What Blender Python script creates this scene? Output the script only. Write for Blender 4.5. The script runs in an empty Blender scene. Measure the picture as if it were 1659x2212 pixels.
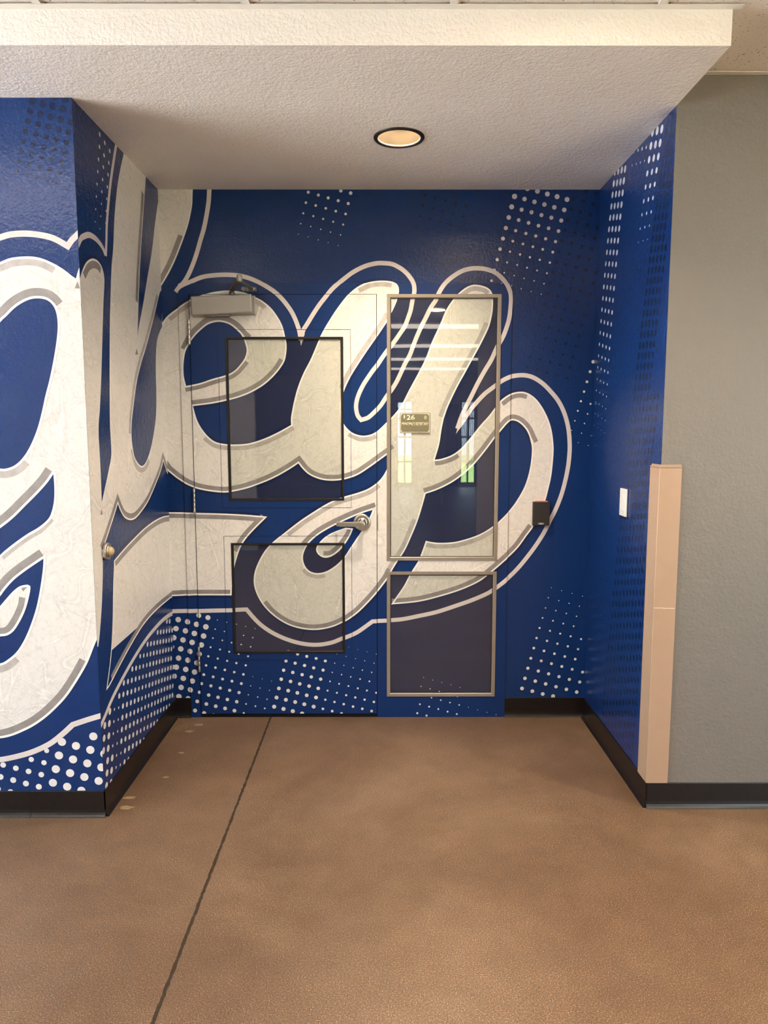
import bpy, math, random
from mathutils import Vector, Matrix
from mathutils.geometry import tessellate_polygon
sc = bpy.context.scene
COL = sc.collection
random.seed(4)

# exposure and lamp powers: alcove downlight (W), hall downlights (x, y, W), troffer (x, y, strength), lobby lights
LUM = {'exposure': 1.38, 'sky': 5.0, 'sun': 46.0, 'alcove': 14.5, 'hall': [(0.62, -1.95, 11), (2.5, -1.95, 9), (0.62, -4.2, 9), (2.5, -4.2, 10), (-1.2, -4.2, 4)], 'troffer': [(-1.8, -2.25, 6.0)], 'lobby': 3.0}

# ---------------------------------------------------------------- camera
cam_data = bpy.data.cameras.new('camera')
cam_data.sensor_fit = 'VERTICAL'; cam_data.sensor_height = 36.0
cam_data.lens = 1563.05 * 36.0 / 2212.0
cam_data.clip_start = 0.05; cam_data.clip_end = 200
cam = bpy.data.objects.new('camera', cam_data); COL.objects.link(cam)
_r = Vector((0.99999671, -0.00252219, -0.00046622)); _d = Vector((-0.00075196, -0.11450369, -0.99342254)); _f = Vector((0.00245227, 0.99341962, -0.11450521))
cam.matrix_world = Matrix(((_r.x, -_d.x, -_f.x, 0.03679), (_r.y, -_d.y, -_f.y, -3.6163), (_r.z, -_d.z, -_f.z, 1.48804), (0, 0, 0, 1)))
sc.camera = cam

# ---------------------------------------------------------------- measures (metres)
XL, XR = -1.0359, 1.0803          # alcove side walls
DL, DR = 0.9665, 0.910            # depth of the alcove, left and right
H, H2 = 2.6244, 2.727             # soffit underside, tile ceiling
SF = 1.3107                       # soffit front face at y = -SF
HB = 0.103                        # baseboard height
HX0, HX1, HY = -5.2, 6.4, -15.0   # hall extents

# ---------------------------------------------------------------- world: overcast daylight sky
w = bpy.data.worlds.new('world'); sc.world = w; w.use_nodes = True
bg = w.node_tree.nodes['Background']
bg.inputs[0].default_value = (0.72, 0.90, 1.0, 1); bg.inputs[1].default_value = LUM['sky']
sun = bpy.data.lights.new('sun', 'SUN'); sun.energy = LUM['sun']; sun.angle = math.radians(0.6); sun.color = (1.0, 0.95, 0.88)
sun_o = bpy.data.objects.new('sun', sun); COL.objects.link(sun_o); sun_o.rotation_euler = Vector((1.0, -0.12, -1.25)).to_track_quat('-Z', 'Y').to_euler()

sc.view_settings.view_transform = 'Standard'; sc.view_settings.look = 'None'
sc.view_settings.exposure = LUM['exposure']; sc.view_settings.gamma = 1.0; sc.view_settings.use_curve_mapping = False
sc.cycles.use_denoising = True
sc.cycles.max_bounces = 8; sc.cycles.diffuse_bounces = 5; sc.cycles.glossy_bounces = 4; sc.cycles.transparent_max_bounces = 12
sc.cycles.caustics_reflective = False; sc.cycles.caustics_refractive = False
sc.cycles.sample_clamp_indirect = 6.0

def area(name, loc, direction, sx, sy, power, color, shape='RECTANGLE', spread=None, portal=False):
    l = bpy.data.lights.new(name, 'AREA'); l.shape = shape; l.size = sx; l.size_y = sy
    l.energy = power; l.color = color
    if spread: l.spread = math.radians(spread)
    if portal: l.cycles.is_portal = True
    o = bpy.data.objects.new(name, l); COL.objects.link(o); o.location = loc
    o.rotation_euler = Vector(direction).to_track_quat('-Z', 'Y').to_euler()
    return o
# window openings of the hall (daylight comes in through them): (x0,x1 | y0,y1, z0, z1)
END_WIN = (-4.3, -1.2, 0.06, 2.50)                       # y0, y1, z0, z1 in the left end wall
BACK_WIN = [(0.40, 0.84), (2.02, 2.46)]   # x ranges in the far wall of the lobby
WZ0, WZ1 = 0.06, 2.2
LOBBY_Y = -5.2; OPEN_X0, OPEN_X1 = -1.5, 1.2             # the lobby opens off the hall here
area('daylight_portal', (HX0-0.11, (END_WIN[0]+END_WIN[1])/2, (END_WIN[2]+END_WIN[3])/2), (1, 0, 0), END_WIN[3]-END_WIN[2], END_WIN[1]-END_WIN[0], 1, (1, 1, 1), portal=True)
FILL_WIN = (3.1, 5.7, 0.45, 2.55)                        # x0, x1, z0, z1; unseen window added as alcove fill light, opposite grey wall
LOBBY_X1 = 3.0
area('daylight_portal', ((FILL_WIN[0]+FILL_WIN[1])/2, LOBBY_Y-0.11, (FILL_WIN[2]+FILL_WIN[3])/2), (0, 1, 0), FILL_WIN[1]-FILL_WIN[0], FILL_WIN[3]-FILL_WIN[2], 1, (1, 1, 1), portal=True)
for a_, b_ in BACK_WIN:
    area('daylight_portal', ((a_+b_)/2, HY-0.11, (WZ0+WZ1)/2), (0, 1, 0), b_-a_, WZ1-WZ0, 1, (1, 1, 1), portal=True)

# ---------------------------------------------------------------- material helpers
def new_mat(name):
    m = bpy.data.materials.new(name); m.use_nodes = True
    return m, m.node_tree, m.node_tree.nodes['Principled BSDF']
def nn(nt, t, **kw):
    n = nt.nodes.new(t)
    for k, v in kw.items():
        if k in n.inputs: n.inputs[k].default_value = v
        else: setattr(n, k, v)
    return n
def coords(nt, scale=(1, 1, 1), rot=(0, 0, 0)):
    tc = nn(nt, 'ShaderNodeTexCoord'); mp = nn(nt, 'ShaderNodeMapping')
    mp.inputs['Scale'].default_value = scale; mp.inputs['Rotation'].default_value = rot
    nt.links.new(tc.outputs['Object'], mp.inputs['Vector'])
    return mp.outputs['Vector']
def noise(nt, vec, scale, detail=3, rough=0.5, dist=0.0):
    n = nn(nt, 'ShaderNodeTexNoise'); n.inputs['Scale'].default_value = scale; n.inputs['Detail'].default_value = detail
    n.inputs['Roughness'].default_value = rough; n.inputs['Distortion'].default_value = dist
    nt.links.new(vec, n.inputs['Vector']); return n.outputs['Fac']
def ramp(nt, fac, stops):
    r = nn(nt, 'ShaderNodeValToRGB'); e = r.color_ramp.elements
    while len(e) < len(stops): e.new(0.5)
    for i, (p, c) in enumerate(stops):
        e[i].position = p; e[i].color = (c[0], c[1], c[2], 1) if not isinstance(c, (int, float)) else (c, c, c, 1)
    nt.links.new(fac, r.inputs['Fac']); return r.outputs['Color']
def mathn(nt, op, a, b=None):
    n = nn(nt, 'ShaderNodeMath', operation=op)
    for i, v in enumerate((a, b)):
        if v is None: continue
        if isinstance(v, (int, float)): n.inputs[i].default_value = v
        else: nt.links.new(v, n.inputs[i])
    return n.outputs[0]
def bump(nt, bsdf, h, strength, dist=0.001):
    b = nn(nt, 'ShaderNodeBump'); b.inputs['Strength'].default_value = strength; b.inputs['Distance'].default_value = dist
    nt.links.new(h, b.inputs['Height']); nt.links.new(b.outputs['Normal'], bsdf.inputs['Normal'])
def mixc(nt, fac, a, b, mode='MIX'):
    n = nn(nt, 'ShaderNodeMix', data_type='RGBA', blend_type=mode)
    for s, v in ((0, fac), (6, a), (7, b)):
        if isinstance(v, (int, float)): n.inputs[s].default_value = v
        elif isinstance(v, tuple): n.inputs[s].default_value = (*v, 1)
        else: nt.links.new(v, n.inputs[s])
    return n.outputs[2]
def simple(name, col, rough=0.5, metal=0.0, spec=0.5, nscale=40, namp=0.04, bstr=0.0, bdist=0.0005):
    m, nt, b = new_mat(name); v = coords(nt); f = noise(nt, v, nscale, 3)
    lo = tuple(c*(1-namp) for c in col); hi = tuple(min(1, c*(1+namp)) for c in col)
    nt.links.new(ramp(nt, f, [(0.3, lo), (0.7, hi)]), b.inputs['Base Color'])
    b.inputs['Roughness'].default_value = rough; b.inputs['Metallic'].default_value = metal
    b.inputs['Specular IOR Level'].default_value = spec
    if bstr: bump(nt, b, f, bstr, bdist)
    return m
def orange_peel(nt, b, strength=0.5, dist=0.0012, scale=95):
    v = coords(nt); f1 = noise(nt, v, scale, 2, 0.5, 0.3); f2 = noise(nt, v, scale*0.33, 1)
    bump(nt, b, mathn(nt, 'ADD', f1, mathn(nt, 'MULTIPLY', f2, 0.8)), strength, dist)

# printed vinyl film: one set over orange-peel walls, one over smooth steel and glass
def vinyl(name, col, kind, amp=0.03):
    m, nt, b = new_mat(name); v = coords(nt)
    lo = tuple(c*(1-amp) for c in col); hi = tuple(min(1, c*(1+amp)) for c in col)
    c = ramp(nt, noise(nt, v, 30, 4), [(0.3, lo), (0.7, hi)])
    nt.links.new(c, b.inputs['Base Color'])
    if kind == 'wall':
        b.inputs['Roughness'].default_value = 0.22; b.inputs['Specular IOR Level'].default_value = 0.34
        orange_peel(nt, b, 0.55, 0.0020, 105)
    elif kind == 'steel': b.inputs['Roughness'].default_value = 0.30; b.inputs['Specular IOR Level'].default_value = 0.25
    else: b.inputs['Roughness'].default_value = 0.5; b.inputs['Specular IOR Level'].default_value = 0.1
    return m
def vinyl_body(name, kind):
    # off-white printed letter fill with a scratched, leathery pattern
    m, nt, b = new_mat(name)
    v = coords(nt); grain = noise(nt, v, 42, 5, 0.62, 1.6)
    g = ramp(nt, grain, [(0.38, 0.91), (0.46, 1.0), (0.53, 0.985), (0.60, 1.04)])
    tot = g
    for k, (ang, s, th) in enumerate(((0.45, 1.0, .012), (-0.5, 1.1, .012), (1.25, 0.8, .010), (-1.15, 1.2, .012), (0.95, 1.6, .012), (0.1, 1.3, .010))):
        vv = coords(nt, (1, 1, 1), (0.35*k, ang, 0.2*k))
        st = nn(nt, 'ShaderNodeMapping'); st.inputs['Scale'].default_value = (0.8, 1.6, 9*s); nt.links.new(vv, st.inputs['Vector'])
        n1 = noise(nt, st.outputs['Vector'], 1.6, 1, 0.4)
        line = mathn(nt, 'ABSOLUTE', mathn(nt, 'SUBTRACT', n1, 0.5))
        tot = mixc(nt, 1.0, tot, ramp(nt, line, [(0.0, 1.12), (th*0.6, 0.89), (th*1.6, 1.0)]), 'MULTIPLY')
    col = mixc(nt, 1.0, (0.72, 0.71, 0.69) if kind != 'glass' else (0.64, 0.635, 0.60), tot, 'MULTIPLY')
    nt.links.new(col, b.inputs['Base Color'])
    if kind == 'wall':
        b.inputs['Roughness'].default_value = 0.30; orange_peel(nt, b, 0.55, 0.0018, 105)
    elif kind == 'steel': b.inputs['Roughness'].default_value = 0.36; b.inputs['Specular IOR Level'].default_value = 0.4
    else: b.inputs['Roughness'].default_value = 0.5; b.inputs['Specular IOR Level'].default_value = 0.2
    return m
PRINT = {}
for kd in ('wall', 'steel', 'glass'):
    PRINT[kd] = {
        'blue': vinyl('blue_print_'+kd, (0.005, 0.027, 0.125) if kd != 'glass' else (0.017, 0.024, 0.070), kd),
        'stripe': vinyl('pale_stripe_print_'+kd, (0.64, 0.60, 0.60), kd),
        'edge': vinyl('white_edge_print_'+kd, (0.86, 0.85, 0.84), kd, 0.01),
        'bevel': vinyl('grey_bevel_print_'+kd, (0.255, 0.24, 0.24), kd, 0.12),
        'bevel_light': vinyl('light_bevel_print_'+kd, (0.42, 0.40, 0.39), kd, 0.14),
        'shade': vinyl('navy_shadow_print_'+kd, (0.007, 0.018, 0.075), kd),
        'dot': vinyl('white_dot_print_'+kd, (0.70, 0.69, 0.70), kd),
        'dot_dark': vinyl('dark_dot_print_'+kd, (0.004, 0.014, 0.055), kd),
        'body': vinyl_body('letter_print_'+kd, kd),
    }
def mat_paint(name, col, strength=0.6, scale=70, rough=0.6, dist=0.0018):
    m, nt, b = new_mat(name); v = coords(nt)
    lo = tuple(c*0.97 for c in col)
    nt.links.new(ramp(nt, noise(nt, v, 6, 4), [(0.3, lo), (0.7, col)]), b.inputs['Base Color'])
    b.inputs['Roughness'].default_value = rough; b.inputs['Specular IOR Level'].default_value = 0.35
    orange_peel(nt, b, strength, dist, scale); return m
M_SOFFIT = mat_paint('cream_textured_paint', (0.90, 0.89, 0.875), 0.85, 105, 0.55, 0.0035)
M_GREY = mat_paint('grey_wall_paint', (0.158, 0.150, 0.138), 0.7, 95, 0.42, 0.0025)
M_HALL = mat_paint('hall_wall_paint', (0.62, 0.56, 0.47), 0.3, 60, 0.6)
M_RUBBER = simple('black_rubber', (0.008, 0.006, 0.006), 0.32, 0, 0.35, 60, 0.2)
M_BLACK = simple('black_steel', (0.010, 0.009, 0.009), 0.4, 0, 0.4, 60, 0.1)
M_STOP = simple('bronze_grey_stop', (0.27, 0.235, 0.195), 0.42, 0.25, 0.5, 30, 0.05)
M_STEEL = simple('brushed_steel', (0.60, 0.56, 0.50), 0.30, 1.0, 0.5, 90, 0.08)
M_CLOSER = simple('grey_enamel', (0.36, 0.345, 0.32), 0.42, 0.35, 0.5, 120, 0.03)
M_ARM = simple('dark_cast_steel', (0.17, 0.16, 0.155), 0.38, 0.7, 0.5, 60, 0.1)
M_GUARD = simple('tan_vinyl', (0.34, 0.235, 0.165), 0.45, 0, 0.4, 14, 0.03, 0.1)
M_METALTRIM = simple('white_enamel_trim', (0.72, 0.72, 0.69), 0.4, 0, 0.5, 30, 0.02)
M_TBAR = M_METALTRIM
M_GAP = simple('dark_gap', (0.006, 0.006, 0.010), 0.8, 0, 0.2)
M_SWITCH = simple('white_plastic', (0.66, 0.68, 0.68), 0.35, 0, 0.5, 40, 0.02)
M_SIGN = simple('olive_plaque', (0.165, 0.155, 0.095), 0.45, 0, 0.4, 90, 0.05)
M_CREAM = simple('cream_lettering', (0.80, 0.74, 0.55), 0.5, 0, 0.4, 40, 0.02)
M_DOME = simple('amber_plastic', (0.50, 0.39, 0.20), 0.35, 0, 0.5, 30, 0.08)
M_READER = simple('reader_black', (0.022, 0.020, 0.018), 0.45, 0, 0.5, 60, 0.05)
M_RED = simple('red_lens', (0.62, 0.16, 0.14), 0.35, 0, 0.5, 30, 0.05)
M_GREYMARK = simple('grey_mark', (0.20, 0.21, 0.22), 0.4, 0, 0.5)
M_WOOD = simple('mauve_ceiling_wood', (0.20, 0.12, 0.10), 0.5, 0, 0.4, 8, 0.15)
M_GRASS = simple('grass', (0.16, 0.26, 0.07), 0.9, 0, 0.2, 20, 0.3)
M_NAVY = simple('navy_upholstery', (0.03, 0.05, 0.16), 0.7, 0, 0.3)
M_WHITEPL = simple('white_chair_plastic', (0.8, 0.8, 0.78), 0.4)

def mat_tile():
    m, nt, b = new_mat('fissured_ceiling_tile'); v = coords(nt)
    n1 = noise(nt, v, 120, 2, 0.6, 0.8); n2 = noise(nt, v, 9, 2)
    pit = ramp(nt, mathn(nt, 'ADD', n1, mathn(nt, 'MULTIPLY', n2, 0.12)), [(0.385, 0.0), (0.415, 1.0)])
    nt.links.new(mixc(nt, pit, (0.20, 0.17, 0.15), (0.80, 0.77, 0.74)), b.inputs['Base Color'])
    b.inputs['Roughness'].default_value = 0.85; bump(nt, b, pit, 0.6, 0.002); return m
M_TILE = mat_tile()
def mat_floor():
    m, nt, b = new_mat('polished_concrete'); v = coords(nt)
    big = ramp(nt, noise(nt, v, 1.1, 5, 0.6, 0.6), [(0.32, (0.100, 0.060, 0.036)), (0.50, (0.130, 0.083, 0.051)), (0.68, (0.170, 0.114, 0.074))])
    mid = ramp(nt, noise(nt, v, 9, 4, 0.6), [(0.3, 0.90), (0.7, 1.07)])
    c = mixc(nt, 1.0, big, mid, 'MULTIPLY')
    fine = noise(nt, v, 260, 2, 0.7)
    sp = ramp(nt, fine, [(0.30, 0.22), (0.42, 0.80), (0.55, 1.08), (0.64, 1.9), (0.70, 3.6)])  # aggregate speckle; the brightest grains also put sparkle glints into the colour
    c = mixc(nt, 1.0, c, sp, 'MULTIPLY')
    vo = nn(nt, 'ShaderNodeTexVoronoi'); vo.inputs['Scale'].default_value = 75; nt.links.new(v, vo.inputs['Vector'])
    dots = ramp(nt, vo.outputs['Distance'], [(0.06, 1.0), (0.12, 0.0)])
    sel = ramp(nt, noise(nt, v, 37, 1), [(0.56, 0.0), (0.60, 0.8)])
    c = mixc(nt, mathn(nt, 'MULTIPLY', dots, sel), c, (0.12, 0.085, 0.06))
    # rare dark scuffs and stains
    st = ramp(nt, noise(nt, v, 5.2, 3, 0.5, 0.4), [(0.70, 0.0), (0.78, 0.35)])
    c = mixc(nt, st, c, (0.16, 0.12, 0.085))
    nt.links.new(c, b.inputs['Base Color'])
    nt.links.new(ramp(nt, noise(nt, v, 3, 3), [(0.3, 0.34), (0.7, 0.46)]), b.inputs['Roughness'])
    b.inputs['Specular IOR Level'].default_value = 0.5
    bump(nt, b, fine, 0.7, 0.0014); return m
M_FLOOR = mat_floor()
M_JOINT = simple('joint_filler', (0.040, 0.028, 0.019), 0.9, 0, 0.1, 200, 0.25, 0.5, 0.001)
M_CHIP = simple('floor_chip', (0.27, 0.20, 0.125), 0.6, 0, 0.3, 150, 0.2, 0.4, 0.001)
def mat_glass(name, tint=(0.985, 0.992, 0.98), ior=1.7):
    m, nt, b = new_mat(name); nt.nodes.remove(b)
    out = nt.nodes['Material Output']
    tr = nn(nt, 'ShaderNodeBsdfTransparent'); tr.inputs[0].default_value = (*tint, 1)
    gl = nn(nt, 'ShaderNodeBsdfGlossy'); gl.inputs['Roughness'].default_value = 0.015
    gl.inputs['Color'].default_value = (1, 1, 1, 1)
    fr = nn(nt, 'ShaderNodeFresnel'); fr.inputs['IOR'].default_value = ior
    v = coords(nt); bp = nn(nt, 'ShaderNodeBump'); bp.inputs['Strength'].default_value = 0.15; bp.inputs['Distance'].default_value = 0.0008
    nt.links.new(noise(nt, v, 3.0, 2), bp.inputs['Height']); nt.links.new(bp.outputs['Normal'], gl.inputs['Normal'])
    ge = nn(nt, 'ShaderNodeNewGeometry'); fac = mathn(nt, 'MULTIPLY', fr.outputs[0], mathn(nt, 'SUBTRACT', 1.0, ge.outputs['Backfacing']))
    mx = nn(nt, 'ShaderNodeMixShader'); nt.links.new(fac, mx.inputs[0]); nt.links.new(tr.outputs[0], mx.inputs[1]); nt.links.new(gl.outputs[0], mx.inputs[2])
    nt.links.new(mx.outputs[0], out.inputs['Surface']); return m
M_GLASS = mat_glass('clear_glass')
def mat_emit(name, col, strength):
    m, nt, b = new_mat(name); b.inputs['Base Color'].default_value = (*col, 1)
    b.inputs['Emission Color'].default_value = (*col, 1); b.inputs['Emission Strength'].default_value = strength
    return m
def mat_reflector():
    m, nt, b = new_mat('gold_reflector'); v = coords(nt)
    nt.links.new(ramp(nt, noise(nt, v, 9, 3), [(0.3, (0.0040, 0.0031, 0.0021)), (0.7, (0.0062, 0.0050, 0.0034))]), b.inputs['Base Color'])
    b.inputs['Metallic'].default_value = 0.0; b.inputs['Roughness'].default_value = 0.25; b.inputs['Specular IOR Level'].default_value = 0.006
    return m
M_REFL = mat_reflector()

# ---------------------------------------------------------------- mesh helpers
class MB:
    def __init__(s): s.v = []; s.f = []; s.smooth = []
    def quad(s, a, b, c, d): s.poly([a, b, c, d])
    def poly(s, pts, sm=False):
        n = len(s.v); s.v += [tuple(p) for p in pts]; s.f.append(tuple(range(n, n+len(pts)))); s.smooth.append(sm)
    def box(s, x0, x1, y0, y1, z0, z1, mat=None):
        c = [Vector(p) for p in ((x0,y0,z0),(x1,y0,z0),(x1,y1,z0),(x0,y1,z0),(x0,y0,z1),(x1,y0,z1),(x1,y1,z1),(x0,y1,z1))]
        if mat: c = [mat @ p for p in c]
        n = len(s.v); s.v += [tuple(p) for p in c]
        for f in ((0,3,2,1),(4,5,6,7),(0,1,5,4),(1,2,6,5),(2,3,7,6),(3,0,4,7)): s.f.append(tuple(n+i for i in f)); s.smooth.append(False)
        return s
    def lathe(s, origin, axis, prof, n=32, arc=2*math.pi, cap=True):
        axis = Vector(axis).normalized(); q = axis.to_track_quat('Z', 'Y'); o = Vector(origin); base = len(s.v)
        for (r, h) in prof:
            for i in range(n):
                a = arc*i/n; s.v.append(tuple(o + q @ Vector((r*math.cos(a), r*math.sin(a), h))))
        for j in range(len(prof)-1):
            for i in range(n):
                k = (i+1) % n; s.f.append((base+j*n+i, base+j*n+k, base+(j+1)*n+k, base+(j+1)*n+i)); s.smooth.append(True)
        if cap:
            s.f.append(tuple(base+i for i in reversed(range(n)))); s.smooth.append(False)
            s.f.append(tuple(base+(len(prof)-1)*n+i for i in range(n))); s.smooth.append(False)
        return s
    def prism(s, prof, p0, p1, ux, uz):
        # extrude closed profile (a,b) from p0 to p1; a along ux, b along uz
        ux, uz = Vector(ux), Vector(uz); n = len(prof); b = len(s.v)
        for p in (Vector(p0), Vector(p1)):
            for (a, c) in prof: s.v.append(tuple(p + ux*a + uz*c))
        for i in range(n):
            k = (i+1) % n; s.f.append((b+i, b+k, b+n+k, b+n+i)); s.smooth.append(False)
        s.f.append(tuple(b+i for i in reversed(range(n)))); s.f.append(tuple(b+n+i for i in range(n))); s.smooth += [False, False]
        return s
    def build(s, name, mat, parent=None, bevel=0.0, seg=2, fix=True):
        me = bpy.data.meshes.new(name); me.from_pydata(s.v, [], s.f); me.update()
        for p, sm in zip(me.polygons, s.smooth): p.use_smooth = sm
        me.materials.append(mat)
        if fix:
            import bmesh
            bm = bmesh.new(); bm.from_mesh(me); bmesh.ops.remove_doubles(bm, verts=bm.verts, dist=1e-6); bmesh.ops.recalc_face_normals(bm, faces=bm.faces); bm.to_mesh(me); bm.free()
        o = bpy.data.objects.new(name, me); COL.objects.link(o)
        if parent: o.parent = parent; o.matrix_parent_inverse = parent.matrix_basis.inverted()
        if bevel:
            b = o.modifiers.new('bevel', 'BEVEL'); b.width = bevel; b.segments = seg; b.limit_method = 'ANGLE'; b.harden_normals = False
        return o
def empty(name, loc):
    o = bpy.data.objects.new(name, None); o.empty_display_size = 0.05; COL.objects.link(o); o.location = loc
    return o
def tag(o, label=None, cat=None, group=None, kind=None):
    if label: o['label'] = label
    if cat: o['category'] = cat
    if group: o['group'] = group
    if kind: o['kind'] = kind
    return o
def struct(o, label, cat): return tag(o, label, cat, kind='structure')

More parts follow.
